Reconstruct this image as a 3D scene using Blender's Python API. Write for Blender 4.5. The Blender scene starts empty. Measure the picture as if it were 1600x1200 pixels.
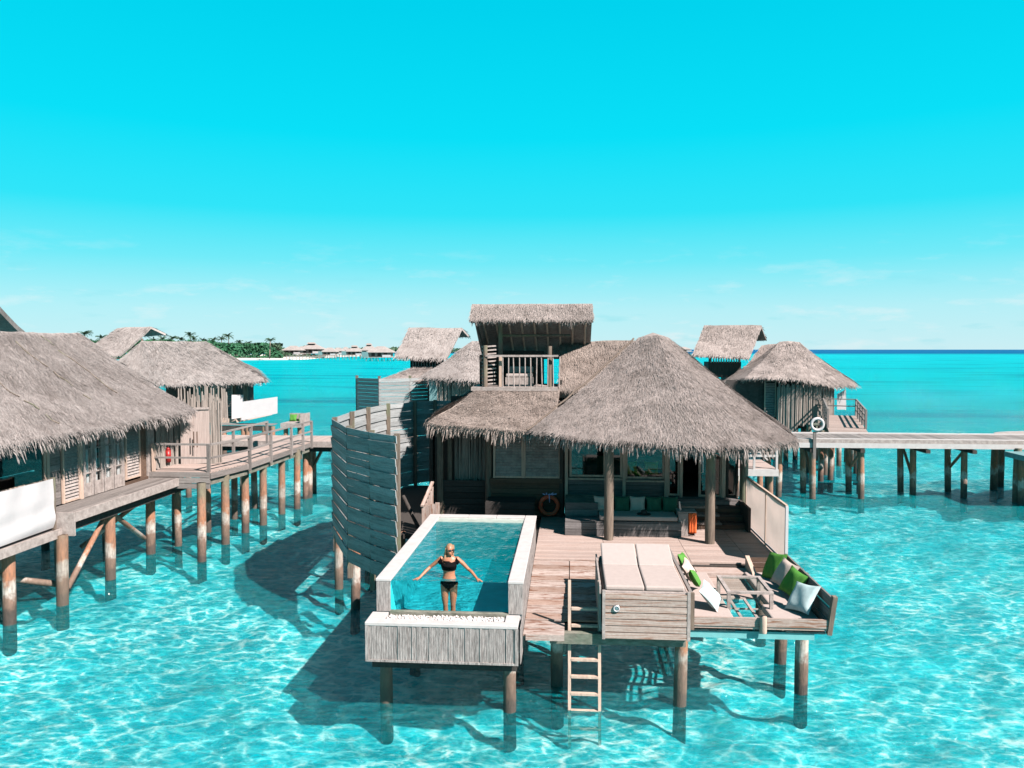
import bpy, bmesh, math, random
import numpy as np
from mathutils import Vector, Matrix, noise as mnoise
random.seed(7); RNG = np.random.default_rng(7)
C = bpy.context.scene.collection
S = bpy.context.scene
# ------------------------------------------------------------------ camera
CAM_H, FPX = 7.2, 1200.0
PITCH, YAW = math.atan(54/1200), math.radians(4.3)
cam = bpy.data.cameras.new('camera'); cam.lens = 27.0; cam.sensor_width = 36.0
cam.clip_start = 0.1; cam.clip_end = 60000
co = bpy.data.objects.new('camera', cam); C.objects.link(co); S.camera = co
co.location = (0, 0, CAM_H); co.rotation_euler = (math.pi/2-PITCH, 0, YAW)
S.view_settings.view_transform = 'Standard'; S.view_settings.look = 'None'
S.view_settings.gamma = 1; S.view_settings.exposure = 1.88
S.view_settings.use_curve_mapping = False
# ------------------------------------------------------------------ sun and sky
SUN = Vector((0.83, -0.63, 1.0)).normalized()
sl = bpy.data.lights.new('sun', 'SUN'); sl.energy = 5.0; sl.angle = math.radians(0.5); sl.color = (1.0, 0.86, 0.80)
so = bpy.data.objects.new('sun', sl); C.objects.link(so); so.location = (20, -15, 30)
so.rotation_euler = SUN.to_track_quat('Z', 'Y').to_euler()
w = bpy.data.worlds.new('World'); S.world = w; w.use_nodes = True
nt = w.node_tree; N = nt.nodes; L = nt.links
for n in list(N): N.remove(n)
def nd(t, tree=None, **k):
    n = (tree or nt).nodes.new(t)
    for a, b in k.items(): setattr(n, a, b)
    return n
out = nd('ShaderNodeOutputWorld'); bg = nd('ShaderNodeBackground'); bg.inputs[1].default_value = 0.1
L.new(bg.outputs[0], out.inputs[0])
sky = nd('ShaderNodeTexSky'); sky.sky_type = 'NISHITA'; sky.sun_disc = False
sky.sun_elevation = math.asin(SUN.z); sky.sun_rotation = math.atan2(SUN.x, SUN.y)
geo = nd('ShaderNodeNewGeometry'); sp = nd('ShaderNodeSeparateXYZ'); tc = nd('ShaderNodeTexCoord')
L.new(tc.outputs['Generated'], sp.inputs[0])
rp = nd('ShaderNodeValToRGB'); L.new(sp.outputs['Z'], rp.inputs[0]); cr = rp.color_ramp
SKY = [(0.0, (.60, .84, .89)), (.05, (.47, .83, .90)), (.11, (.17, .79, .90)), (.17, (.03, .75, .90)), (.26, (.003, .72, .90)),
       (.42, (.0, .62, .82)), (.62, (.0, .25, .40)), (1.0, (.0, .13, .26))]
cr.elements[0].position = 0; cr.elements[0].color = (*SKY[0][1], 1); cr.elements[1].position = 1; cr.elements[1].color = (*SKY[-1][1], 1)
for p, c in SKY[1:-1]:
    e = cr.elements.new(p); e.color = (*c, 1)
# small wisps of cloud low over the horizon
mp = nd('ShaderNodeMapping'); mp.inputs['Scale'].default_value = (7, 7, 30); L.new(tc.outputs['Generated'], mp.inputs[0])
nz = nd('ShaderNodeTexNoise'); nz.inputs['Scale'].default_value = 1.6; nz.inputs['Detail'].default_value = 7; nz.inputs['Roughness'].default_value = .62
L.new(mp.outputs[0], nz.inputs[0])
cl = nd('ShaderNodeMapRange'); cl.inputs[1].default_value = .55; cl.inputs[2].default_value = .72; L.new(nz.outputs[0], cl.inputs[0])
hz = nd('ShaderNodeMapRange'); hz.inputs[1].default_value = .145; hz.inputs[4].default_value = .55; hz.inputs[2].default_value = .02; L.new(sp.outputs['Z'], hz.inputs[0])
mu = nd('ShaderNodeMath', operation='MULTIPLY'); L.new(cl.outputs[0], mu.inputs[0]); L.new(hz.outputs[0], mu.inputs[1])
cmx = nd('ShaderNodeMixRGB'); cmx.inputs[2].default_value = (.86, .88, .90, 1); L.new(mu.outputs[0], cmx.inputs[0]); L.new(rp.outputs[0], cmx.inputs[1])
mp2 = nd('ShaderNodeMapping'); mp2.inputs['Scale'].default_value = (11, 11, 48); mp2.inputs['Location'].default_value = (3, 1, 5); L.new(tc.outputs['Generated'], mp2.inputs[0])
nz2 = nd('ShaderNodeTexNoise'); nz2.inputs['Scale'].default_value = 1.5; nz2.inputs['Detail'].default_value = 5; L.new(mp2.outputs[0], nz2.inputs[0])
cl2 = nd('ShaderNodeMapRange'); cl2.inputs[1].default_value = .61; cl2.inputs[2].default_value = .78; cl2.inputs[4].default_value = .6; L.new(nz2.outputs[0], cl2.inputs[0])
mu2 = nd('ShaderNodeMath', operation='MULTIPLY'); L.new(cl2.outputs[0], mu2.inputs[0]); L.new(hz.outputs[0], mu2.inputs[1])
cm2 = nd('ShaderNodeMixRGB'); cm2.inputs[2].default_value = (.14, .66, .76, 1); L.new(mu2.outputs[0], cm2.inputs[0]); L.new(cmx.outputs[0], cm2.inputs[1])
sc1 = nd('ShaderNodeVectorMath', operation='SCALE'); sc1.inputs['Scale'].default_value = 2.72; L.new(cm2.outputs[0], sc1.inputs[0])
sc2 = nd('ShaderNodeVectorMath', operation='MULTIPLY'); sc2.inputs[1].default_value = (.0, .02, .02); L.new(sky.outputs[0], sc2.inputs[0])
ad = nd('ShaderNodeVectorMath', operation='ADD'); L.new(sc1.outputs[0], ad.inputs[0]); L.new(sc2.outputs[0], ad.inputs[1])
L.new(ad.outputs[0], bg.inputs[0])

# ------------------------------------------------------------------ surveying helper: sight line -> point on a plane of the place
def W(px, py, y=None, z=None, x=None):
    a = (px-800)/FPX; c = -(py-600)/FPX
    y2 = math.cos(PITCH)+c*math.sin(PITCH); z2 = -math.sin(PITCH)+c*math.cos(PITCH)
    X = a*math.cos(YAW)-y2*math.sin(YAW); Y = a*math.sin(YAW)+y2*math.cos(YAW)
    t = (z-CAM_H)/z2 if z is not None else (y/Y if y is not None else x/X)
    return Vector((X*t, Y*t, CAM_H+z2*t))

# ------------------------------------------------------------------ materials
K = .77
def kk(c): return tuple(v*K for v in c)
def newmat(name):
    m = bpy.data.materials.new(name); m.use_nodes = True; t = m.node_tree
    for n in list(t.nodes): t.nodes.remove(n)
    o = t.nodes.new('ShaderNodeOutputMaterial'); b = t.nodes.new('ShaderNodeBsdfPrincipled')
    t.links.new(b.outputs[0], o.inputs[0]); return m, t, b, o
def mixc(t, f, a, b, mode='MIX'):
    n = t.nodes.new('ShaderNodeMixRGB'); n.blend_type = mode
    for i, v in ((0, f), (1, a), (2, b)):
        if isinstance(v, (int, float)): n.inputs[i].default_value = v
        elif isinstance(v, tuple): n.inputs[i].default_value = (*v, 1)
        else: t.links.new(v, n.inputs[i])
    return n.outputs[0]
def rng(t, v, a, b, c=0., d=1.):
    n = t.nodes.new('ShaderNodeMapRange'); t.links.new(v, n.inputs[0])
    for i, x in zip((1, 2, 3, 4), (a, b, c, d)): n.inputs[i].default_value = x
    return n.outputs[0]
def noi(t, vec, scale=1., detail=4., rough=.6, dist=0.):
    n = t.nodes.new('ShaderNodeTexNoise'); n.inputs['Scale'].default_value = scale; n.inputs['Detail'].default_value = detail
    n.inputs['Roughness'].default_value = rough; n.inputs['Distortion'].default_value = dist
    if vec is not None: t.links.new(vec, n.inputs[0])
    return n.outputs[0]
def mapv(t, vec, scale=(1, 1, 1), rot=(0, 0, 0)):
    n = t.nodes.new('ShaderNodeMapping'); n.inputs['Scale'].default_value = scale; n.inputs['Rotation'].default_value = rot
    t.links.new(vec, n.inputs[0]); return n.outputs[0]
def mth(t, op, a, b=0.):
    n = t.nodes.new('ShaderNodeMath'); n.operation = op
    for i, v in ((0, a), (1, b)):
        if isinstance(v, (int, float)): n.inputs[i].default_value = v
        else: t.links.new(v, n.inputs[i])
    return n.outputs[0]
def bump(t, b, h, s=.3, d=.02):
    n = t.nodes.new('ShaderNodeBump'); n.inputs['Strength'].default_value = s; n.inputs['Distance'].default_value = d
    t.links.new(h, n.inputs['Height']); t.links.new(n.outputs[0], b.inputs['Normal'])
def gpos(t): return t.nodes.new('ShaderNodeNewGeometry').outputs['Position']

def wood(name, light, dark, stain=(.16, .07, .035), stain_amt=.5, var=.35, rough=.8):
    light, dark = kk(light), kk(dark)
    """planks: unit boxes whose local X is the length; each board gets its own offset"""
    m, t, b, o = newmat(name)
    tcn = t.nodes.new('ShaderNodeTexCoord'); oi = t.nodes.new('ShaderNodeObjectInfo')
    a = t.nodes.new('ShaderNodeVectorMath'); a.operation = 'ADD'
    off = t.nodes.new('ShaderNodeVectorMath'); off.operation = 'SCALE'; off.inputs[0].default_value = (31, 57, 13); t.links.new(oi.outputs['Random'], off.inputs['Scale'])
    sc = mapv(t, tcn.outputs['Object'], (3.2, 5, 3)); t.links.new(sc, a.inputs[0]); t.links.new(off.outputs[0], a.inputs[1])
    g = noi(t, mapv(t, a.outputs[0], (1, 3, 3)), 1.2, 8, .72)
    grain = noi(t, mapv(t, gpos(t), (9, 9, 9)), 1.6, 6, .7)
    c1 = mixc(t, rng(t, g, .32, .68), dark, light)
    c1 = mixc(t, rng(t, grain, .35, .75, 0., .35), c1, tuple(v*.55 for v in dark))
    st = rng(t, noi(t, mapv(t, a.outputs[0], (.75, .9, 1)), .9, 4, .6, .5), .51, .64, 0., stain_amt)
    c1 = mixc(t, st, c1, stain)
    hsv = t.nodes.new('ShaderNodeHueSaturation'); t.links.new(c1, hsv.inputs['Color'])
    t.links.new(rng(t, oi.outputs['Random'], 0, 1, 1-var, 1+var*.6), hsv.inputs['Value'])
    t.links.new(hsv.outputs[0], b.inputs['Base Color']); b.inputs['Roughness'].default_value = rough
    b.inputs['Specular IOR Level'].default_value = .2
    bump(t, b, grain, .35, .02); return m
def timber(name, light, dark, vscale=(9, 9, 1.2), rough=.85, stain=None):
    light, dark = kk(light), kk(dark)
    """posts and joined wooden parts, grain from place coordinates"""
    m, t, b, o = newmat(name); P = gpos(t)
    g = noi(t, mapv(t, P, vscale), 1.5, 7, .7); c = mixc(t, rng(t, g, .33, .68), dark, light)
    if stain:
        c = mixc(t, rng(t, noi(t, P, .9, 4), .52, .68, 0, .8), c, stain)
    t.links.new(c, b.inputs['Base Color']); b.inputs['Roughness'].default_value = rough; b.inputs['Specular IOR Level'].default_value = .2
    bump(t, b, g, .4, .03); return m
def plain(name, col, rough=.7, var=.12, scale=6., spec=.3, metal=0., bmp=.15):
    col = kk(col); m, t, b, o = newmat(name); n = noi(t, gpos(t), scale, 5, .6)
    c = mixc(t, rng(t, n, .3, .7), tuple(v*(1-var) for v in col), tuple(min(1, v*(1+var)) for v in col))
    t.links.new(c, b.inputs['Base Color']); b.inputs['Roughness'].default_value = rough; b.inputs['Specular IOR Level'].default_value = spec
    b.inputs['Metallic'].default_value = metal
    if bmp: bump(t, b, n, bmp, .03)
    return m
M = {}
M['deck'] = wood('deck_wood', (.38, .325, .30), (.26, .205, .18), stain_amt=.3, var=.14)
M['step'] = wood('stair_wood', (.42, .39, .37), (.24, .175, .145), (.10, .042, .024), .95, .12)
M['box'] = wood('daybed_wood', (.41, .375, .355), (.22, .15, .115), (.13, .06, .035), .9, .14)
M['stain'] = wood('stained_board', (.33, .27, .24), (.17, .105, .075), (.09, .04, .022), .9, .18)
M['grey'] = wood('grey_wood', (.25, .235, .225), (.125, .115, .11), (.05, .045, .04), .5, .3)
M['screen'] = wood('screen_wood', (.29, .315, .32), (.16, .185, .19), (.07, .07, .07), .5, .22)
M['shade'] = wood('shaded_veranda_wood', (.19, .18, .18), (.09, .087, .087), (.03, .028, .026), .5, .25)  # grey wood darkened, under-roof shade put into the colour
M['brown'] = wood('brown_wood', (.13, .085, .06), (.06, .04, .03), (.03, .02, .015), .5, .3)
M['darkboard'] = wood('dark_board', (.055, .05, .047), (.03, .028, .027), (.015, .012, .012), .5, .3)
M['post'] = timber('post_wood', (.17, .14, .11), (.075, .06, .05), stain=(.10, .12, .075))
M['frame'] = timber('frame_wood', (.46, .36, .29), (.28, .215, .18))
M['pale'] = timber('pale_timber', (.32, .29, .275), (.17, .15, .14), (4, 4, 4))
M['beam'] = timber('beam_timber', (.20, .20, .17), (.07, .075, .06), (3, 3, 9), stain=(.05, .08, .055))
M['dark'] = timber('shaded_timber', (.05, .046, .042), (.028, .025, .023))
M['reed'] = timber('reed_sticks', (.33, .30, .275), (.13, .115, .10), (26, 26, 1.3))
M['reedlight'] = timber('pale_reed', (.42, .37, .345), (.28, .235, .215), (26, 26, .8))
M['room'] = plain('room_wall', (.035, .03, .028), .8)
M['white'] = plain('white_cloth', (.36, .36, .37), .8, .04, 3)
M['coping'] = plain('coping_stone', (.345, .338, .335), .75, .09, 5)
M['poolin'] = plain('pool_tile', (.035, .60, .66), .5, .15, 3)
M['skirt'] = timber('bleached_slats', (.35, .33, .32), (.085, .078, .075), (24, 24, 2.4))
M['cushion'] = plain('beige_cushion', (.30, .258, .24), .85, .05, 9)
M['cushion2'] = plain('pale_cushion', (.285, .255, .24), .85, .04, 9)
M['green'] = plain('green_cloth', (.045, .17, .02), .8, .15, 14)
M['dkgreen'] = plain('deep_green_cloth', (.012, .075, .045), .8, .15, 14)
M['lime'] = plain('lime_cloth', (.30, .42, .02), .8, .1, 14)
M['paleteal'] = plain('pale_aqua_cloth', (.30, .40, .41), .8, .12, 10)
M['beige'] = plain('linen_cloth', (.36, .30, .265), .85, .08, 14)
M['fabric'] = plain('screen_fabric', (.38, .31, .275), .85, .05, 4)
def fabric_mat():
    m, t, b, o = newmat('screen_fabric'); n = noi(t, gpos(t), 4, 4)
    c = mixc(t, n, (.34, .275, .245), (.40, .33, .30)); t.links.new(c, b.inputs['Base Color']); b.inputs['Roughness'].default_value = .9
    tl = t.nodes.new('ShaderNodeBsdfTranslucent'); t.links.new(c, tl.inputs[0]); mx = t.nodes.new('ShaderNodeMixShader'); mx.inputs[0].default_value = .5
    t.links.new(b.outputs[0], mx.inputs[1]); t.links.new(tl.outputs[0], mx.inputs[2]); t.links.new(mx.outputs[0], o.inputs[0]); return m
M['fabric'] = fabric_mat()
M['orange'] = plain('orange_cloth', (.62, .12, .03), .8, .12, 12)
M['red'] = plain('red_foam', (.66, .09, .04), .6, .15, 8)
M['paleshelf'] = plain('wet_pale_tile', (.30, .36, .33), .25, .15, 5)
M['valleyshade'] = plain('valley_shade', (.10, .08, .065), .9, .3, 20)  # dark tone for the shadow line in the roof valley
M['darkred'] = plain('dark_red_paint', (.22, .012, .012), .4, .1, 6)
M['lilac'] = plain('lilac_rope', (.35, .36, .62), .8, .1, 20)
M['black'] = plain('black_cloth', (.012, .012, .013), .7, .2, 20)
M['skin'] = plain('skin', (.29, .12, .065), .5, .07, 12, .4, 0, .05)
M['hair'] = timber('blonde_hair', (.33, .205, .115), (.10, .06, .035), (45, 45, 7), .6)
M['bikini'] = plain('black_bikini', (.004, .004, .0045), .9, .1, 30, .05)
M['lens'] = plain('dark_lens', (.005, .005, .006), .15, .0, 1, .6, 0, 0)
M['metal'] = plain('brushed_metal', (.45, .45, .46), .35, .05, 5, .5, .9, 0)
M['pebble'] = plain('white_pebble', (.40, .385, .38), .7, .15, 14)
M['sand'] = plain('beach_sand', (.50, .46, .42), .9, .05, .05)
M['leaf'] = plain('island_foliage', (.015, .085, .038), .8, .5, .25)
M['palmleaf'] = plain('palm_fronds', (.025, .06, .03), .7, .4, .8)
M['bark'] = plain('palm_bark', (.16, .12, .10), .9, .2, 3)
M['shadeteal'] = plain('pale_teal_beam', (.10, .30, .31), .8, .15, 3)  # teal shade of the lounge recess put into the beam's colour
M['teal'] = plain('teal_boards_and_shade', (.10, .20, .21), .8, .15, 3)  # teal boards; the rear villa's wall panel has its shade painted this way

def thatch_mat(name, a, b_, dk):
    a, b_, dk = kk(a), kk(b_), kk(dk)
    m, t, b, o = newmat(name); P = gpos(t)
    gi = t.nodes.new('ShaderNodeNewGeometry').outputs['Random Per Island']
    big = noi(t, P, .55, 6, .65, .6); fine = noi(t, mapv(t, P, (14, 14, 5)), 1.3, 5, .7)
    c = mixc(t, rng(t, big, .35, .68), a, b_)
    c = mixc(t, rng(t, fine, .42, .74, 0, .7), c, dk)
    wz = noi(t, mapv(t, P, (1, 1, .55)), 1.25, 7, .72, 1.2); c = mixc(t, rng(t, wz, .50, .70, 0, .72), c, dk)
    hsv = t.nodes.new('ShaderNodeHueSaturation'); t.links.new(c, hsv.inputs['Color']); t.links.new(rng(t, gi, 0, 1, .80, 1.15), hsv.inputs['Value'])
    t.links.new(hsv.outputs[0], b.inputs['Base Color']); b.inputs['Roughness'].default_value = .95; b.inputs['Specular IOR Level'].default_value = .08
    bump(t, b, fine, .6, .05); return m
M['thatch'] = thatch_mat('thatch', (.235, .21, .198), (.325, .29, .275), (.095, .082, .075))
M['thatchg'] = thatch_mat('grey_thatch', (.235, .218, .21), (.31, .29, .28), (.12, .105, .098))

M['thatchb'] = thatch_mat('brown_thatch', (.215, .185, .165), (.315, .275, .25), (.085, .068, .058))
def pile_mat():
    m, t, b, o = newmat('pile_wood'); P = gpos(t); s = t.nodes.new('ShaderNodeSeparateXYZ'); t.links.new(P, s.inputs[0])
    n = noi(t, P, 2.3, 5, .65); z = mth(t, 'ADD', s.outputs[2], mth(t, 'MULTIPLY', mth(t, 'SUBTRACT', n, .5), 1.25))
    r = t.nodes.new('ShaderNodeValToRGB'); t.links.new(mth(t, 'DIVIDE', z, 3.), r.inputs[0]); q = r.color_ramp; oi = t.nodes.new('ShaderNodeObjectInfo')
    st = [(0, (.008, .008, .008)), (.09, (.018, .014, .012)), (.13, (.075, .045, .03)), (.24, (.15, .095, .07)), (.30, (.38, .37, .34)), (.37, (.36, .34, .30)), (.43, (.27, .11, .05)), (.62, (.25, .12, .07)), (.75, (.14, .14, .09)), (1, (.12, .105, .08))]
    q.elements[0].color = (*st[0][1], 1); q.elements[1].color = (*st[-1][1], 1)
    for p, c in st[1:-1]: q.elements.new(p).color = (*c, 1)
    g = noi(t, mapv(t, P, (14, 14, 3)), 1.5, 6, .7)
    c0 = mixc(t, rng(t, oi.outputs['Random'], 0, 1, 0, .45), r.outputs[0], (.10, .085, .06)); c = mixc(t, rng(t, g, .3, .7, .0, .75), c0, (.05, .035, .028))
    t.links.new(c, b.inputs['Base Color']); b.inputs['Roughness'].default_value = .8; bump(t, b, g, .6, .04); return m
M['pile'] = pile_mat()

def glass_mat(name, tint, gl=.3, dif=None, ior=1.45):
    m = bpy.data.materials.new(name); m.use_nodes = True; t = m.node_tree; t.nodes.clear()
    o = t.nodes.new('ShaderNodeOutputMaterial'); tr = t.nodes.new('ShaderNodeBsdfTransparent'); tr.inputs[0].default_value = (*tint, 1)
    g = t.nodes.new('ShaderNodeBsdfGlossy'); g.inputs['Roughness'].default_value = .02; g.inputs[0].default_value = (1, 1, 1, 1)
    fr = t.nodes.new('ShaderNodeFresnel'); fr.inputs[0].default_value = ior
    mx = t.nodes.new('ShaderNodeMixShader'); gg = t.nodes.new('ShaderNodeNewGeometry'); t.links.new(mth(t, 'MULTIPLY', mth(t, 'ADD', fr.outputs[0], gl), mth(t, 'SUBTRACT', 1., gg.outputs['Backfacing'])), mx.inputs[0]); t.links.new(tr.outputs[0], mx.inputs[1]); t.links.new(g.outputs[0], mx.inputs[2])
    s = mx.outputs[0]
    if dif:
        d = t.nodes.new('ShaderNodeBsdfDiffuse'); d.inputs[0].default_value = (*dif[:3], 1); m2 = t.nodes.new('ShaderNodeMixShader'); m2.inputs[0].default_value = dif[3]
        t.links.new(s, m2.inputs[1]); t.links.new(d.outputs[0], m2.inputs[2]); s = m2.outputs[0]
    t.links.new(s, o.inputs[0]); return m
M['glass'] = glass_mat('window_glass', (.40, .52, .52), .03)
M['clear'] = glass_mat('clear_glass', (.93, .97, .96), .0)
M['poolglass'] = glass_mat('pool_glass', (.92, .97, .98), .0, None, 1.12)

# ---- sea: surface with the caustic light net painted into its see-through colour
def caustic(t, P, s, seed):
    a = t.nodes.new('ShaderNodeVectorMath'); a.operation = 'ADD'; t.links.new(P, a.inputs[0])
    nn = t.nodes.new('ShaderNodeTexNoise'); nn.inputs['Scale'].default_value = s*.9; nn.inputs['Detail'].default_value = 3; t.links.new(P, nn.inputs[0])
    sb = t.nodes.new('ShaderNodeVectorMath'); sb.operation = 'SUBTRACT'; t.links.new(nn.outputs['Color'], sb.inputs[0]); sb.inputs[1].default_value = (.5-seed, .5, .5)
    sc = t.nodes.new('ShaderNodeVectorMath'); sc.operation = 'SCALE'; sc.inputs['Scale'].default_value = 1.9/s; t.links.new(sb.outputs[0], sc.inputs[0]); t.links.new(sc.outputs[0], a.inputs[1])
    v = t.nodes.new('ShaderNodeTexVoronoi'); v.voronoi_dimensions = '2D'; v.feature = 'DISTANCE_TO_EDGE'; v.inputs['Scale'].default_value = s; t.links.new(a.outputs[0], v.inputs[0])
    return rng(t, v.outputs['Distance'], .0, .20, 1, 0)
def ridge(t, P, s, w_=.055, z=0.):
    n = t.nodes.new('ShaderNodeTexNoise'); n.inputs['Scale'].default_value = s; n.inputs['Detail'].default_value = 2.5; n.inputs['Roughness'].default_value = .5; n.inputs['Distortion'].default_value = .8
    t.links.new(P, n.inputs[0]); return rng(t, mth(t, 'ABSOLUTE', mth(t, 'SUBTRACT', n.outputs[0], .5+z)), 0, w_, 1, 0)
def sea_mat():
    m = bpy.data.materials.new('sea_water'); m.use_nodes = True; t = m.node_tree; t.nodes.clear()
    o = t.nodes.new('ShaderNodeOutputMaterial'); P = gpos(t)
    s = t.nodes.new('ShaderNodeSeparateXYZ'); t.links.new(P, s.inputs[0])
    Pm = mapv(t, P, (.62, 1, 1), (0, 0, .45))
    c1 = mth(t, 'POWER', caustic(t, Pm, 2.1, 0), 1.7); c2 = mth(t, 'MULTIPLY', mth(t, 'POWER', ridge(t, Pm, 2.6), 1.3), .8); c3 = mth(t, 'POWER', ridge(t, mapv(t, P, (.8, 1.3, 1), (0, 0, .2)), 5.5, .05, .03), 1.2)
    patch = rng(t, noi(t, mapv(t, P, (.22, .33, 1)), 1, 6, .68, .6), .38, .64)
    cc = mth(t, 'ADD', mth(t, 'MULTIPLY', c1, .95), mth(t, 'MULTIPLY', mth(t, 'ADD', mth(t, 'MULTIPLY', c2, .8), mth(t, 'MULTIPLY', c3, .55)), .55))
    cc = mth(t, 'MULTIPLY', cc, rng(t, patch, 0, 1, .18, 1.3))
    far = rng(t, s.outputs[1], 22, 130, 1, .0)
    cc = mth(t, 'MULTIPLY', cc, far)
    # clear water passes cyan, the painted caustic net passes nearly all of it
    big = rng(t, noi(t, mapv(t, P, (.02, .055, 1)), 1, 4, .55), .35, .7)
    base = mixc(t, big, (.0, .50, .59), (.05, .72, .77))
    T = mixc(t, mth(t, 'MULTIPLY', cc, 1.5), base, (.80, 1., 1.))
    tr = t.nodes.new('ShaderNodeBsdfTransparent'); t.links.new(T, tr.inputs[0])
    # body colour of the water itself
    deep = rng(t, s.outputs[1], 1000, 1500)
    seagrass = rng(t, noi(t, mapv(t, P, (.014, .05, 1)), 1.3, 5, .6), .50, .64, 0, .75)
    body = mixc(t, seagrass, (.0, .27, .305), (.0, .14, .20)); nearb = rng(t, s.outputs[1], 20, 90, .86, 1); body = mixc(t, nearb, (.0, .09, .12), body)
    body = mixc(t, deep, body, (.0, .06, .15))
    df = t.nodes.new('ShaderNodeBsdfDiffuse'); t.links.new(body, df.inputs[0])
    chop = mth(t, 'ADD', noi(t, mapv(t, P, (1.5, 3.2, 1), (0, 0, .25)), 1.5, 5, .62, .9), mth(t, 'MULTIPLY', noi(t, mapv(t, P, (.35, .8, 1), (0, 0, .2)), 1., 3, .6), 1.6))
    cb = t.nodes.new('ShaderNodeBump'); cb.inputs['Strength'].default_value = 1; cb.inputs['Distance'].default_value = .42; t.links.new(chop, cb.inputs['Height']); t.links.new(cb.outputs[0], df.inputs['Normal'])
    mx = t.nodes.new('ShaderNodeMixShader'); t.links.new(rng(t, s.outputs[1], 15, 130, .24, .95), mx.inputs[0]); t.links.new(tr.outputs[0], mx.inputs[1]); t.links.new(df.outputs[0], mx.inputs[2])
    g = t.nodes.new('ShaderNodeBsdfGlossy'); g.inputs['Roughness'].default_value = .08
    w1 = chop; w2 = 0.
    bp = t.nodes.new('ShaderNodeBump'); bp.inputs['Strength'].default_value = 1; bp.inputs['Distance'].default_value = .40
    t.links.new(mth(t, 'ADD', w1, w2), bp.inputs['Height']); t.links.new(bp.outputs[0], g.inputs['Normal'])
    fr = t.nodes.new('ShaderNodeFresnel'); fr.inputs[0].default_value = 1.33; t.links.new(bp.outputs[0], fr.inputs['Normal'])
    mn = mth(t, 'MINIMUM', fr.outputs[0], rng(t, s.outputs[1], 30, 160, .42, .10))
    m3 = t.nodes.new('ShaderNodeMixShader'); t.links.new(mn, m3.inputs[0]); t.links.new(mx.outputs[0], m3.inputs[1]); t.links.new(g.outputs[0], m3.inputs[2])
    t.links.new(m3.outputs[0], o.inputs[0]); return m
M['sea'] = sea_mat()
def poolwater_mat():
    m = bpy.data.materials.new('pool_water'); m.use_nodes = True; t = m.node_tree; t.nodes.clear()
    o = t.nodes.new('ShaderNodeOutputMaterial'); P = gpos(t)
    c = mth(t, 'POWER', caustic(t, mapv(t, P, (1, .8, 1)), 2.2, .3), 2.2)
    T = mixc(t, mth(t, 'MULTIPLY', c, .35), (.36, .60, .64), (.70, .95, .97))  # caustic light net painted into the pool's see-through colour
    tr = t.nodes.new('ShaderNodeBsdfTransparent'); t.links.new(T, tr.inputs[0])
    df = t.nodes.new('ShaderNodeBsdfDiffuse'); df.inputs[0].default_value = (.0, .30, .35, 1)
    mx = t.nodes.new('ShaderNodeMixShader'); mx.inputs[0].default_value = .22; t.links.new(tr.outputs[0], mx.inputs[1]); t.links.new(df.outputs[0], mx.inputs[2])
    g = t.nodes.new('ShaderNodeBsdfGlossy'); g.inputs['Roughness'].default_value = .03
    w1 = noi(t, mapv(t, P, (1, 2.2, 1)), 2.6, 5, .6, .8); bp = t.nodes.new('ShaderNodeBump'); bp.inputs['Distance'].default_value = .06
    t.links.new(w1, bp.inputs['Height']); t.links.new(bp.outputs[0], g.inputs['Normal'])
    fr = t.nodes.new('ShaderNodeFresnel'); fr.inputs[0].default_value = 1.33; t.links.new(bp.outputs[0], fr.inputs['Normal'])
    m3 = t.nodes.new('ShaderNodeMixShader'); t.links.new(fr.outputs[0], m3.inputs[0]); t.links.new(mx.outputs[0], m3.inputs[1]); t.links.new(g.outputs[0], m3.inputs[2])
    t.links.new(m3.outputs[0], o.inputs[0]); return m
M['poolwater'] = poolwater_mat()
def bed_mat():
    m, t, b, o = newmat('seabed_sand'); P = gpos(t)
    n = noi(t, mapv(t, P, (.3, .4, 1)), .8, 6, .62); c = mixc(t, rng(t, n, .34, .62), (.50, .54, .52), (.78, .78, .74))
    rocks = rng(t, noi(t, mapv(t, P, (1, 1.5, 1)), .22, 6, .68), .54, .66, 0, .75); c = mixc(t, rocks, c, (.16, .30, .33))
    t.links.new(c, b.inputs['Base Color']); b.inputs['Roughness'].default_value = 1; return m
M['bed'] = bed_mat()

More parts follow.
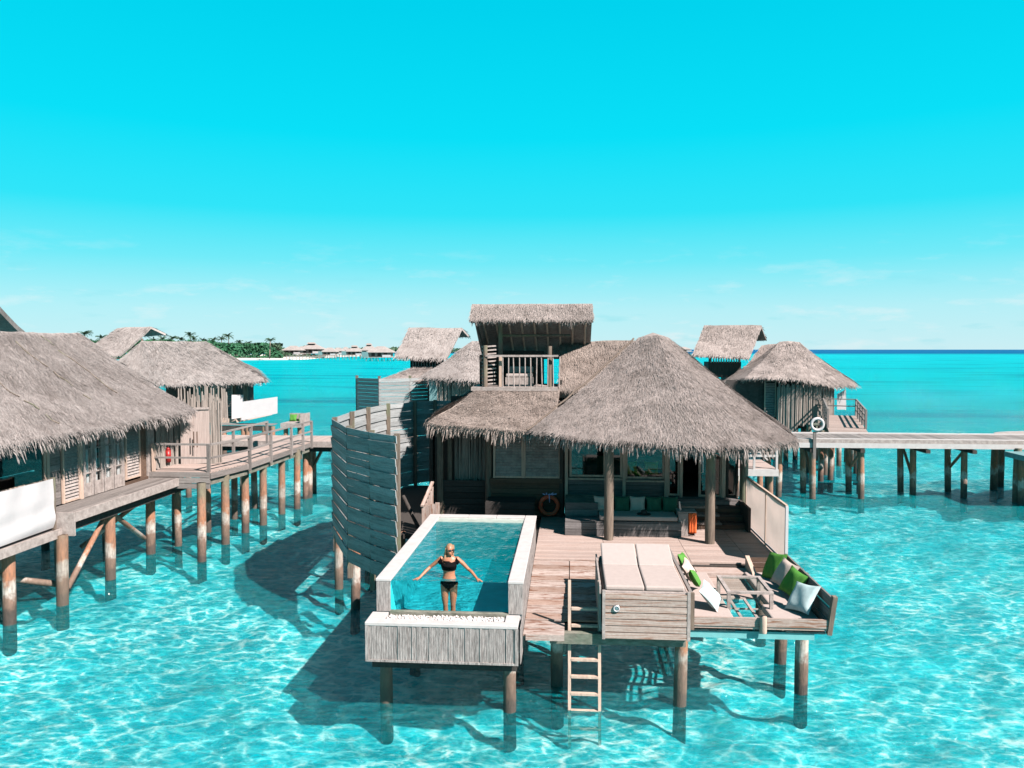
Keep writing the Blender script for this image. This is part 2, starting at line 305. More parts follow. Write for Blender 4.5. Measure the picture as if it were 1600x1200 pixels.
# ------------------------------------------------------------------ mesh helpers
class MB:
    def __init__(s): s.v = []; s.f = []
    def add(s, vs, fs):
        n = len(s.v); s.v += [tuple(v) for v in vs]; s.f += [tuple(i+n for i in f) for f in fs]
    def box(s, x0, x1, y0, y1, z0, z1):
        s.add([(x0,y0,z0),(x1,y0,z0),(x1,y1,z0),(x0,y1,z0),(x0,y0,z1),(x1,y0,z1),(x1,y1,z1),(x0,y1,z1)],
              [(3,2,1,0),(4,5,6,7),(0,1,5,4),(1,2,6,5),(2,3,7,6),(3,0,4,7)]); return s
    def bar(s, a, b, wd, th, up=(0,0,1)):
        a, b = Vector(a), Vector(b); d = (b-a).normalized(); u = Vector(up)
        if abs(d.dot(u)) > .98: u = Vector((0, 1, 0))
        sd = d.cross(u).normalized(); u = sd.cross(d).normalized(); P = []
        for p in (a, b):
            for i, j in ((-1,-1),(1,-1),(1,1),(-1,1)): P.append(p+sd*i*wd/2+u*j*th/2)
        s.add(P, [(0,1,2,3),(7,6,5,4),(0,4,5,1),(1,5,6,2),(2,6,7,3),(3,7,4,0)]); return s
    def tube(s, a, b, r0, r1=None, n=8, cap=True):
        r1 = r0 if r1 is None else r1; a, b = Vector(a), Vector(b); d = (b-a).normalized()
        u = Vector((0,0,1)) if abs(d.z) < .9 else Vector((1,0,0)); x = d.cross(u).normalized(); y = d.cross(x); P = []
        for p, r in ((a, r0), (b, r1)):
            for i in range(n):
                k = 2*math.pi*i/n; P.append(p+(x*math.cos(k)+y*math.sin(k))*r)
        F = [(i, (i+1) % n, n+(i+1) % n, n+i) for i in range(n)]
        if cap: F += [tuple(range(n-1, -1, -1)), tuple(range(n, 2*n))]
        s.add(P, F); return s
    def quad(s, a, b, c, d): s.add([a, b, c, d], [(0, 1, 2, 3)]); return s
    def torus(s, c, R, r, ax, n=28, k=10):
        c = Vector(c); ax = Vector(ax).normalized(); u = ax.orthogonal().normalized(); v = ax.cross(u); P = []; F = []
        for i in range(n):
            t = 2*math.pi*i/n; d = u*math.cos(t)+v*math.sin(t)
            for j in range(k):
                q = 2*math.pi*j/k; P.append(c+d*(R+r*math.cos(q))+ax*r*math.sin(q))
        for i in range(n):
            for j in range(k): F.append((i*k+j, ((i+1) % n)*k+j, ((i+1) % n)*k+(j+1) % k, i*k+(j+1) % k))
        s.add(P, F); return s
def mesh(name, V, F, mat=None, smooth=False):
    me = bpy.data.meshes.new(name); me.from_pydata([tuple(v) for v in V], [], [tuple(f) for f in F])
    if mat: me.materials.append(mat)
    if smooth: me.polygons.foreach_set('use_smooth', [True]*len(me.polygons))
    me.update(); return me
def wloc(o):
    p = Vector((0, 0, 0))
    while o: p += o.location; o = o.parent
    return p
def ob(name, mb, mat, parent=None, smooth=False, kind=None, label=None, bevel=0):
    off = wloc(parent) if parent else Vector((0, 0, 0))
    V = [(a[0]-off.x, a[1]-off.y, a[2]-off.z) for a in mb.v]
    me = mesh(name, V, mb.f, M[mat] if isinstance(mat, str) else mat, smooth)
    o = bpy.data.objects.new(name, me); C.objects.link(o); o.parent = parent
    if kind: o['kind'] = kind
    if label: o['label'] = label
    if bevel:
        b = o.modifiers.new('bevel', 'BEVEL'); b.width = bevel; b.segments = 2; b.limit_method = 'ANGLE'
    return o
def tag(o, label, cat, group=None):
    o['label'] = label; o['category'] = cat
    if group: o['group'] = group
    return o
def thing(name, label, cat, loc, group=None):
    o = bpy.data.objects.new(name, None); C.objects.link(o); o.location = loc; o.empty_display_size = .3
    return tag(o, label, cat, group)
def solo(name, mb, mat, label, cat, group=None, **k):
    """a thing that is one mesh, its origin at the mesh's foot"""
    c = Vector((sum(v[0] for v in mb.v)/len(mb.v), sum(v[1] for v in mb.v)/len(mb.v), min(v[2] for v in mb.v)))
    mb.v = [(v[0]-c.x, v[1]-c.y, v[2]-c.z) for v in mb.v]
    o = ob(name, mb, mat, None, **k); o.location = c; return tag(o, label, cat, group)
_unit = {}
def unit(mat, kind='box'):
    if (mat, kind) not in _unit:
        if kind == 'box': b = MB().box(-.5, .5, -.5, .5, -.5, .5)
        else:
            b = MB(); n = 12; rr = [1.0, 1.03, .98, 1.02, .97, 1.0]; P = []; F = []
            for k, r in enumerate(rr):
                for i in range(n):
                    t = 2*math.pi*i/n; P.append((r*math.cos(t)*(1+.03*math.sin(3*t+k)), r*math.sin(t), k/(len(rr)-1)))
            for k in range(len(rr)-1):
                for i in range(n): F.append((k*n+i, k*n+(i+1) % n, (k+1)*n+(i+1) % n, (k+1)*n+i))
            F += [tuple(range(n-1, -1, -1)), tuple(range((len(rr)-1)*n, len(rr)*n))]
            b.add(P, F)
        _unit[(mat, kind)] = mesh(('plank' if kind == 'box' else 'round_post')+'_'+mat, b.v, b.f, M[mat], kind != 'box')
    return _unit[(mat, kind)]
def piece(name, mat, parent, a, b, wd, th, up=(0, 0, 1), label=None):
    """a board from a to b, width wd across, thickness th along up"""
    a, b = Vector(a), Vector(b); d = b-a; ln = d.length; d.normalize(); u = Vector(up)
    if abs(d.dot(u)) > .98: u = Vector((0, 1, 0))
    sd = u.cross(d).normalized(); u = d.cross(sd).normalized()
    o = bpy.data.objects.new(name, unit(mat)); C.objects.link(o); o.parent = parent
    R = Matrix((d, sd, u)).transposed(); o.rotation_euler = R.to_euler()
    o.location = (a+b)/2-(wloc(parent) if parent else Vector((0, 0, 0))); o.scale = (ln, wd, th)
    if label: o['label'] = label
    return o
def pole(name, mat, parent, a, b, r, label=None):
    a, b = Vector(a), Vector(b); d = b-a
    o = bpy.data.objects.new(name, unit(mat, 'cyl')); C.objects.link(o); o.parent = parent
    q = d.to_track_quat('Z', 'Y'); o.rotation_euler = (q @ Matrix.Rotation(random.random()*6.28, 3, 'Z').to_quaternion()).to_euler()
    o.location = a-(wloc(parent) if parent else Vector((0, 0, 0))); o.scale = (r, r, d.length)
    if label: o['label'] = label
    return o
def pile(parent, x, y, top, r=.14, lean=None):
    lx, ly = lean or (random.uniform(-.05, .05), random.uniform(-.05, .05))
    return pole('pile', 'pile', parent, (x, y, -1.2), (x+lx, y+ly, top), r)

# ---- thatch
def nz3(p, s): return mnoise.noise(Vector(p)*s)
def roof(parent, patches, mat='thatch', res=.45, amp=.06, thick=.2, dens=260, blade=.27, bw=.013, name='thatch_roof'):
    """patches: (top_left, top_right, bottom_right, bottom_left). One solid skin plus straw lying on it"""
    bm = bmesh.new(); st_v = []; dens = dens*1.75
    for TL, TR, BR, BL in patches:
        TL, TR, BR, BL = map(Vector, (TL, TR, BR, BL))
        nu = max(2, int(max((TR-TL).length, (BR-BL).length)/res)); nv = max(2, int(max((TL-BL).length, (TR-BR).length)/res)); g = []
        for j in range(nv+1):
            row = []
            for i in range(nu+1):
                u, v = i/nu, j/nv; p = (TL*(1-u)+TR*u)*(1-v)+(BL*(1-u)+BR*u)*v
                p = p+Vector((0, 0, amp*(nz3(p, .9)+.5*nz3(p, 2.3))-.10*math.sin(math.pi*v)*min(1, (TL-BL).length/6)))
                row.append(bm.verts.new(p))
            g.append(row)
        for j in range(nv):
            for i in range(nu):
                q = [g[j][i], g[j+1][i], g[j+1][i+1], g[j][i+1]]
                try: bm.faces.new(q)
                except ValueError: pass
        nrm = (TR-TL+BR-BL).cross(TL-BL+TR-BR); nrm.normalize()
        if nrm.z < 0: nrm = -nrm
        area = .5*((BR-TL).cross(BL-TR)).length; n = int(area*dens)
        if n:
            u = RNG.random(n); v = RNG.random(n)
            wt = (TR-TL).length/max(.01, (BR-BL).length)
            if wt < 1: v = np.where(RNG.random(n) > wt, np.sqrt(v), v)
            a = [np.array(q) for q in (TL, TR, BR, BL)]
            u_, v_ = u[:, None], v[:, None]
            p = (a[0]*(1-u_)+a[1]*u_)*(1-v_)+(a[3]*(1-u_)+a[2]*u_)*v_
            sag = -.10*np.sin(np.pi*v)*min(1, (TL-BL).length/6)
            for k in range(n): p[k, 2] += sag[k]+amp*(nz3(p[k], .9)+.5*nz3(p[k], 2.3))
            dn = (a[3]*(1-u_)+a[2]*u_)-(a[0]*(1-u_)+a[1]*u_); dn /= np.linalg.norm(dn, axis=1)[:, None]
            N_ = np.array(nrm); side = np.cross(dn, N_)
            ang = RNG.normal(0, .16, n)[:, None]; d2 = dn*np.cos(ang)+side*np.sin(ang); s2 = np.cross(d2, N_)
            ln = (blade*RNG.uniform(.5, 1.25, n))[:, None]; wd = (bw*RNG.uniform(.5, 1.3, n))[:, None]
            base = p+N_*.015; tip = p+d2*ln+N_*(RNG.uniform(.012, .05, n)[:, None])
            V = np.stack([base-s2*wd/2, base+s2*wd/2, tip+s2*wd*.3, tip-s2*wd*.3], 1).reshape(-1, 3)
            st_v.append(V)
    bmesh.ops.remove_doubles(bm, verts=bm.verts, dist=.02)
    bm.normal_update()
    bmesh.ops.reverse_faces(bm, faces=[f for f in bm.faces if f.normal.z < 0])
    off = wloc(parent)
    for v in bm.verts: v.co -= off
    me = bpy.data.meshes.new(name); bm.to_mesh(me); bm.free(); me.materials.append(M[mat])
    o = bpy.data.objects.new(name, me); C.objects.link(o); o.parent = parent
    sd = o.modifiers.new('thick', 'SOLIDIFY'); sd.thickness = thick; sd.offset = -1
    if st_v:
        V = np.concatenate(st_v)-np.array(off); blades('straw', V, M[mat], o)
    return o
def blades(name, V, mat, parent):
    n = len(V)//4; me = bpy.data.meshes.new(name); me.vertices.add(len(V)); me.vertices.foreach_set('co', V.astype(np.float32).ravel())
    me.loops.add(4*n); me.loops.foreach_set('vertex_index', np.arange(4*n, dtype=np.int32)); me.polygons.add(n)
    me.polygons.foreach_set('loop_start', np.arange(0, 4*n, 4, dtype=np.int32)); me.update(calc_edges=True); me.materials.append(mat)
    o = bpy.data.objects.new(name, me); C.objects.link(o); o.parent = parent; o['kind'] = 'stuff'; return o
def fringe(roof_o, lines, mat='thatch', dens=90, ln=.42, bw=.026):
    """hanging straw along the eave lines; each line is (a, b, outward)"""
    A = []; off = np.array(wloc(roof_o))
    for a, b, outw in lines:
        a, b = Vector(a), Vector(b); n = int((b-a).length*dens); t = RNG.random(n)
        an, bn, on = np.array(a), np.array(b), np.array(Vector(outw).normalized())
        al = (bn-an)/np.linalg.norm(bn-an)
        p = an+(bn-an)*t[:, None]
        for k in range(n): p[k, 2] += .06*(nz3(p[k], .9)+.5*nz3(p[k], 2.3))
        clump = np.array([.75+.55*nz3(q, 3.1) for q in p])
        lay = RNG.random(n)
        p = p-on*(lay*.25)[:, None]+np.array((0, 0, 1))*(-.16*RNG.random(n)+.02)[:, None]
        L_ = (ln*clump*RNG.uniform(.5, 1.15, n))[:, None]
        d1 = on*RNG.uniform(.45, .95, n)[:, None]+np.array((0, 0, -1))*RNG.uniform(.4, .8, n)[:, None]+al*RNG.normal(0, .22, n)[:, None]
        d1 /= np.linalg.norm(d1, axis=1)[:, None]
        d2 = d1*.5+np.array((0, 0, -1))*RNG.uniform(.5, 1.1, n)[:, None]; d2 /= np.linalg.norm(d2, axis=1)[:, None]
        ca = RNG.normal(0, .7, n)[:, None]; sd = al*np.cos(ca)+on*np.sin(ca); wd = (bw*RNG.uniform(.6, 1.4, n))[:, None]
        m_ = p+d1*L_*.5; e = m_+d2*L_*.6
        A.append(np.stack([p-sd*wd/2, p+sd*wd/2, m_+sd*wd/2, m_-sd*wd/2], 1).reshape(-1, 3))
        A.append(np.stack([m_-sd*wd/2, m_+sd*wd/2, e+sd*wd*.12, e-sd*wd*.12], 1).reshape(-1, 3))
    return blades('eave_fringe', np.concatenate(A)-off, M[mat], roof_o)
def sticks(name, parent, a, b, z0, z1, mat='reed', gap=.07, r=.028, jit=.12, off=.05):
    """a wall of upright reed sticks between two ground points"""
    m = MB(); a, b = Vector((a[0], a[1], 0)), Vector((b[0], b[1], 0)); d = b-a; gap = gap*.62; n = int(d.length/gap); nn = Vector((-d.y, d.x, 0)).normalized()
    for i in range(n+1):
        p = a+d*(i/n)+nn*random.uniform(-off, off)
        m.tube(p+Vector((0, 0, z0-random.random()*jit)), p+Vector((random.uniform(-.04, .04), random.uniform(-.04, .04), z1+random.uniform(-jit, jit))), r*random.uniform(.6, 1.2), r*.7, 5)
    c0 = a+d/2+nn*.09
    bk = MB(); bk.bar((a+nn*.10+Vector((0, 0, (z0+z1)/2-.15))), (b+nn*.10+Vector((0, 0, (z0+z1)/2-.15))), .03, z1-z0-.45); ob('backing', bk, 'dark', parent)
    return ob(name, m, mat, parent, kind='stuff')
def slab(name, parent, x0, x1, y0, y1, z0, z1, mat, **k): return ob(name, MB().box(x0, x1, y0, y1, z0, z1), mat, parent, **k)
def boards_v(name, parent, mat, x0, x1, y, z0, z1, h=.14, gap=.012, th=.03):
    """wall of horizontal boards facing -Y"""
    n = max(1, round((z1-z0)/h)); hh = (z1-z0)/n
    for i in range(n): piece(name, mat, parent, (x0, y+random.uniform(-.006, .006), z0+hh*(i+.5)), (x1, y+random.uniform(-.006, .006), z0+hh*(i+.5)), hh-gap, th, (0, 1, 0))
def deckboards(parent, mat, x0, x1, y0, y1, z, w_=.15, th=.04, along='x', cuts=(), name='plank', gap=.01):
    if along == 'x':
        n = max(1, round((y1-y0)/w_)); w2 = (y1-y0)/n; xs = [x0, *[c for c in cuts if x0 < c < x1], x1]
        for i in range(n):
            for a, b in zip(xs[:-1], xs[1:]):
                yy = y0+w2*(i+.5); piece(name, mat, parent, (a+.006, yy, z-th/2+random.uniform(-.003, .003)), (b-.006, yy, z-th/2+random.uniform(-.003, .003)), w2-gap, th)
    else:
        n = max(1, round((x1-x0)/w_)); w2 = (x1-x0)/n; ys = [y0, *[c for c in cuts if y0 < c < y1], y1]
        for i in range(n):
            for a, b in zip(ys[:-1], ys[1:]):
                xx = x0+w2*(i+.5); piece(name, mat, parent, (xx, a+.006, z-th/2+random.uniform(-.003, .003)), (xx, b-.006, z-th/2+random.uniform(-.003, .003)), w2-gap, th)
def shutter(parent, a, b, z0, z1, fmat='frame', lmat='pale', outw=(0, -1, 0), lv=.075, name='shutter'):
    """framed louvre panel between ground points a, b"""
    a, b = Vector((a[0], a[1], 0)), Vector((b[0], b[1], 0)); d = (b-a).normalized(); fr = MB(); o_ = Vector(outw)
    for p in (a+d*.03, b-d*.03): fr.bar(p+Vector((0, 0, z0)), p+Vector((0, 0, z1)), .07, .07, o_)
    for z in (z0+.035, z1-.035): fr.bar(a+d*.066+Vector((0, 0, z)), b-d*.066+Vector((0, 0, z)), .06, .06)
    f = ob(name, fr, fmat, parent); lm = MB(); n = int((z1-z0-.14)/lv)
    for i in range(n):
        z = z0+.09+i*lv; lm.bar(a+d*.07+Vector((0, 0, z)), b-d*.07+Vector((0, 0, z)), .012, lv*.95, Vector((0, 0, 1))+o_*(-.55))
    ob('louvres', lm, lmat, f, kind='stuff'); return f
def windowf(parent, a, b, z0, z1, fmat='frame', outw=(0, -1, 0), bars=(), name='window', fw=.07, gm='glass'):
    a, b = Vector((a[0], a[1], 0)), Vector((b[0], b[1], 0)); d = (b-a).normalized(); fr = MB(); o_ = Vector(outw)
    for p in (a+d*.03, b-d*.03): fr.bar(p+Vector((0, 0, z0)), p+Vector((0, 0, z1)), fw, .08, o_)
    for z in (z0+.035, z1-.035, *bars): fr.bar(a+d*.068+Vector((0, 0, z)), b-d*.068+Vector((0, 0, z)), .06, .06 if z in (z0+.035, z1-.035) else .03)
    f = ob(name, fr, fmat, parent)
    ob('pane', MB().quad(a+d*.06+Vector((0, 0, z0+.05)), b-d*.06+Vector((0, 0, z0+.05)), b-d*.06+Vector((0, 0, z1-.05)), a+d*.06+Vector((0, 0, z1-.05))), gm, f); return f
def pillow(label, mat, c, size, rot, group=None, th=.17):
    n = 12; V = []; F = []
    for s_ in (1, -1):
        for j in range(n+1):
            for i in range(n+1):
                u, v = i/n*2-1, j/n*2-1; h = ((1-u**4)*(1-v**4))**.55*.5*th/size
                k = 1-.10*(1-abs(u)**2)*abs(v)**3-.10*(1-abs(v)**2)*abs(u)**3
                V.append((u*.5*k, v*.5*k, s_*h*(1+.12*math.sin(5*u+3*v))))
    for s_ in range(2):
        o_ = s_*(n+1)**2
        for j in range(n):
            for i in range(n):
                q = (o_+j*(n+1)+i, o_+j*(n+1)+i+1, o_+(j+1)*(n+1)+i+1, o_+(j+1)*(n+1)+i); F.append(q if s_ == 0 else q[::-1])
    me = mesh('pillow', V, F, M[mat], True); o = bpy.data.objects.new('pillow', me); C.objects.link(o)
    o.scale = (size,)*3; o.location = c; o.rotation_euler = rot; return tag(o, label, 'pillow', group)
def mattress(name, parent, mat, x0, x1, y0, y1, z0, z1, **k):
    return ob(name, MB().box(x0, x1, y0, y1, z0, z1), mat, parent, bevel=.03, **k)

# ================================================================== SETTING
def sheet(name, x0, x1, y0, y1, z, mat):
    o = ob(name, MB().quad((x0, y0, z), (x1, y0, z), (x1, y1, z), (x0, y1, z)), mat); o['kind'] = 'structure'; return o
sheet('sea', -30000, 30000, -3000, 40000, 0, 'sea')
sheet('seabed', -30000, 30000, -3000, 40000, -1.25, 'bed')
def sandbed(x0, x1, y0, y1, st):
    nx, ny = int((x1-x0)/st), int((y1-y0)/st); m = MB()
    for j in range(ny+1):
        for i in range(nx+1):
            x, y = x0+st*i, y0+st*j; m.v.append((x, y, -.74+.24*nz3((x, y, 0), .9)+.16*nz3((x, y*1.2, 4), 1.9)))
    for j in range(ny):
        for i in range(nx): m.f.append((j*(nx+1)+i, j*(nx+1)+i+1, (j+1)*(nx+1)+i+1, (j+1)*(nx+1)+i))
    o = ob('sandbank', m, 'bed', None, True); o['kind'] = 'structure'
sandbed(-30, 34, 6, 62, .24)

# ================================================================== MAIN DECK, STAIRS
ZU = 1.80                                    # upper deck level
dk = thing('wooden_deck', 'big sunlit plank deck with low wide stairs beside the glass pool', 'deck', (2.2, 19, 0))
deckboards(dk, 'deck', -.905, 5.62, 19.62, 25.2, ZU, .15, cuts=(.95, 3.1, 4.6))
NS = 6
for k in range(NS):                          # wide low stairs down to the swim ladder
    zt = ZU-.036*(k+1); y1 = 19.6-.78*k; y0 = y1-.78
    xs = [(-.905, .0), (.02, .66)] if k < NS-1 else [(-.905, -.09)]
    for a, b in xs:
        piece('tread', 'deck' if k == 0 else 'step', dk, (a, y1-.21, zt-.02), (b, y1-.21, zt-.02), .37, .04)
        piece('tread', 'stain' if k < 5 else 'step', dk, (a, y0+.19, zt-.03), (b, y0+.19, zt-.03), .37, .04)
        piece('riser', 'step', dk, (a, y1-.012, zt+.008), (b, y1-.012, zt+.008), .05, .02, (0, 1, 0))
piece('fascia_board', 'step', dk, (-.85, 14.90, 1.53), (-.09, 14.90, 1.53), .12, .035, (0, 1, 0))
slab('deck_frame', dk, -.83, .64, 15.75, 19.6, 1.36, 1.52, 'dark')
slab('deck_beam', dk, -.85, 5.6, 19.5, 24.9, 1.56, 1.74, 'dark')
slab('cross_beam', dk, -.38, 2.30, 15.12, 15.28, 1.33, 1.54, 'beam')
slab('edge_beam', dk, 2.36, 4.86, 15.41, 15.50, 1.43, 1.575, 'shadeteal')
piece('riser', 'deck', dk, (2.4, 19.58, 1.70), (3.55, 19.58, 1.70), .18, .03, (0, 1, 0))
piece('riser', 'box', dk, (4.5, 19.58, 1.70), (5.6, 19.58, 1.70), .18, .03, (0, 1, 0))
for x, y, zt in ((-.23, 16.23, 1.4), (2.23, 15.5, 1.4), (4.85, 16.24, 1.6), (4.83, 17.79, 1.6), (2.3, 18.6, 1.6), (-.2, 19.7, 1.7), (2.4, 21.8, 1.7), (5.2, 21.0, 1.7), (0, 23.4, 1.7), (5.2, 24.3, 1.7), (2.4, 25, 1.7)):
    pile(dk, x, y, zt, .135)
# swim ladder
ld = thing('swim_ladder', 'pale wooden swim ladder hanging from the deck edge into the sea', 'ladder', (.33, 15.2, 0))
for x in (.02, .62): piece('rail', 'frame', ld, (x, 15.00, -.75), (x-.01, 15.46, 2.52), .06, .06)
for i in range(8):
    t = (i*.33-.35+.75)/3.27; y = 15.0+.46*t
    piece('rung', 'frame', ld, (.05, y, i*.33-.35), (.59, y, i*.33-.35), .085, .045)

# ================================================================== POOL
pl = thing('plunge_pool', 'raised white plunge pool with a glass front end over the sea', 'pool', (-2.4, 18, 0))
X0, X1, Y0, Y1, ZC = -3.88, -.90, 15.0, 21.1, 2.60
slab('side_wall', pl, X0+.03, X0+.27, Y0+.03, Y1-.03, 1.16, ZC-.06, 'coping')
slab('side_wall', pl, X1-.27, X1-.03, Y0+.03, Y1-.03, 1.16, ZC-.06, 'coping')
slab('end_wall', pl, X0+.272, X1-.272, Y1-.27, Y1-.03, 1.16, ZC-.06, 'coping')
slab('pool_floor', pl, X0+.272, X1-.272, Y0+.03, Y1-.272, 1.20, 1.55, 'poolin')
slab('tile_lining', pl, X0+.272, X0+.285, Y0+.12, Y1-.272, 1.552, 2.53, 'poolin')
slab('tile_lining', pl, X1-.285, X1-.272, Y0+.12, Y1-.272, 1.552, 2.53, 'poolin')
slab('tile_lining', pl, X0+.287, X1-.287, Y1-.285, Y1-.272, 1.552, 2.53, 'poolin')
slab('bench_step', pl, X0+.288, X1-.288, Y1-.72, Y1-.286, 1.553, 2.562, 'paleshelf')
for i in range(4):                           # coping stones
    ya = Y0+(Y1-Y0)*i/4; yb = Y0+(Y1-Y0)*(i+1)/4-.008
    o = slab('coping_stone', pl, X0, X0+.31, ya, yb, ZC-.058, ZC, 'coping', bevel=.012)
    slab('coping_stone', pl, X1-.31, X1, ya, yb, ZC-.058, ZC, 'coping', bevel=.012)
for i in range(3):
    xa = X0+.314+(X1-X0-.628)*i/3; slab('coping_stone', pl, xa, xa+(X1-X0-.628)/3-.008, Y1-.31, Y1, ZC-.058, ZC, 'coping', bevel=.012)
for xa, xb in ((X0+.02, X0+.30), (X1-.30, X1-.02)): slab('end_pier', pl, xa, xb, Y0-.002, Y0+.028, 1.94, ZC-.06, 'skirt')
slab('glass_front', pl, X0+.30, X1-.30, Y0+.04, Y0+.085, 1.90, 2.565, 'poolglass')
slab('glass_sill', pl, X0+.29, X1-.29, Y0-.03, Y0+.10, 1.86, 1.945, 'beam')
# water body: rippled surface
m = MB(); nx, ny = 40, 80; xa, xb, ya, yb = X0+.286, X1-.286, Y0+.09, Y1-.286
for j in range(ny+1):
    for i in range(nx+1):
        x = xa+(xb-xa)*i/nx; y = ya+(yb-ya)*j/ny; m.v.append((x, y, 2.545+.010*nz3((x, y, 0), 2.0)+.006*nz3((x, y, 3), 5)))
for j in range(ny):
    for i in range(nx): m.f.append((j*(nx+1)+i, j*(nx+1)+i+1, (j+1)*(nx+1)+i+1, (j+1)*(nx+1)+i))
o = ob('pool_water', m, 'poolwater', pl, True)
# ledge with pebbles and slatted skirt
slab('ledge', pl, X0-.04, X1-.09, 14.43, Y0-.034, 1.80, 1.86, 'coping')
o = slab('ledge_rim', pl, X0-.06, X1-.07, 14.38, 14.60, 1.862, 1.93, 'coping', bevel=.01)
slab('ledge_rim', pl, X0-.06, X0+.27, 14.602, Y0-.01, 1.862, 1.93, 'coping', bevel=.01)
slab('ledge_rim', pl, X1-.34, X1-.07, 14.602, Y0-.01, 1.862, 1.93, 'coping', bevel=.01)
m = MB()
for i in range(900):
    x = random.uniform(X0+.30, X1-.37); y = random.uniform(14.63, Y0-.05); r = random.uniform(.014, .032); z = 1.865+random.random()*.03
    P = [(x+r*math.cos(t)*1.2, y+r*math.sin(t), z) for t in (0, 1.05, 2.1, 3.15, 4.2, 5.25)]; P += [(x, y, z+r*.9), (x, y, z-r)]
    m.add(P, [(k, (k+1) % 6, 6) for k in range(6)]+[((k+1) % 6, k, 7) for k in range(6)])
ob('pebbles', m, 'pebble', pl, True, 'stuff')
m = MB(); x = X0-.02
while x < X1-.12:
    wd = random.uniform(.03, .05); m.box(x, x+wd, 14.40-random.random()*.018, 14.43, 1.20, 1.86); x += wd+.004
slab('skirt_backing', pl, X0, X1-.1, 14.432, 14.45, 1.18, 1.80, 'skirt')
ob('slat_skirt', m, 'skirt', pl, kind='stuff')
m = MB(); y = 14.44
while y < 21.0:
    wd = random.uniform(.035, .06); m.box(X1-.032, X1-.012-random.random()*.01, y, y+wd, 1.17 if y < 15.6 else 1.30, 1.86 if y < 14.98 else 2.53); y += wd+.004
ob('side_slats', m, 'skirt', pl, kind='stuff')
m = MB(); y = 14.44
while y < 21.0:
    wd = random.uniform(.035, .06); m.box(X0+.01, X0+.028, y, y+wd, 1.17, 1.86 if y < 14.98 else 2.53); y += wd+.004
ob('side_slats', m, 'skirt', pl, kind='stuff')
slab('skirt_rail', pl, X0-.05, X1-.06, 14.372, 14.398, 1.16, 1.20, 'skirt')
for xx in (X0-.05, X1-.12): slab('corner_board', pl, xx, xx+.06, 14.370, 14.399, 1.202, 1.86, 'skirt')
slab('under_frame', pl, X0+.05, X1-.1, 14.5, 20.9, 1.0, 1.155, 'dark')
for x, y in ((-3.72, 15.2), (-1.17, 14.97), (-3.7, 18), (-1.2, 18), (-3.7, 20.8), (-1.2, 20.8)): pile(pl, x, y, 1.1, .13, (0, 0))

# ================================================================== PERSON standing behind the glass, arms spread on its rim
def loft(rings, n=24, cap=True):
    V = []; F = []
    for (c, rx, ry) in rings:
        for i in range(n):
            t = 2*math.pi*i/n; V.append((c[0]+rx*math.cos(t), c[1]+ry*math.sin(t), c[2]))
    for k in range(len(rings)-1):
        for i in range(n): F.append((k*n+i, k*n+(i+1) % n, (k+1)*n+(i+1) % n, (k+1)*n+i))
    if cap: F += [tuple(range(n-1, -1, -1)), tuple(range((len(rings)-1)*n, len(rings)*n))]
    return V, F
def ball(m, c, r, n=12):
    V = []; F = []; r = r if isinstance(r, tuple) else (r, r, r)
    for j in range(n+1):
        for i in range(n):
            a = math.pi*j/n; t = 2*math.pi*i/n; V.append((c[0]+r[0]*math.sin(a)*math.cos(t), c[1]+r[1]*math.sin(a)*math.sin(t), c[2]+r[2]*math.cos(a)))
    for j in range(n):
        for i in range(n): F.append((j*n+i, (j+1)*n+i, (j+1)*n+(i+1) % n, j*n+(i+1) % n))
    m.add(V, F)
def limb(m, pts):
    for (a, ra), (b, rb) in zip(pts[:-1], pts[1:]):
        m.tube(a, b, ra, rb, 14); ball(m, b, rb*1.0, 8)
    ball(m, pts[0][0], pts[0][1], 8)
PX, PY, PZ = -2.44, 15.34, 1.555             # her feet on the pool floor, facing the camera (-Y)
pr_ = thing('person', 'blonde woman in black bikini and sunglasses standing in the pool, arms spread', 'person', (PX, PY, PZ))
TOR = [((0, 0, .76), .125, .085), ((0, 0, .82), .165, .105), ((0, .005, .89), .172, .112), ((0, 0, .96), .150, .098), ((0, -.005, 1.04), .122, .085),
       ((0, -.005, 1.10), .118, .083), ((0, -.005, 1.17), .130, .092), ((0, -.015, 1.25), .146, .108), ((0, -.01, 1.32), .152, .100), ((0, 0, 1.39), .155, .080), ((0, .005, 1.43), .12, .062), ((0, .008, 1.455), .07, .052)]
m = MB(); V, F = loft(TOR); m.add(V, F)
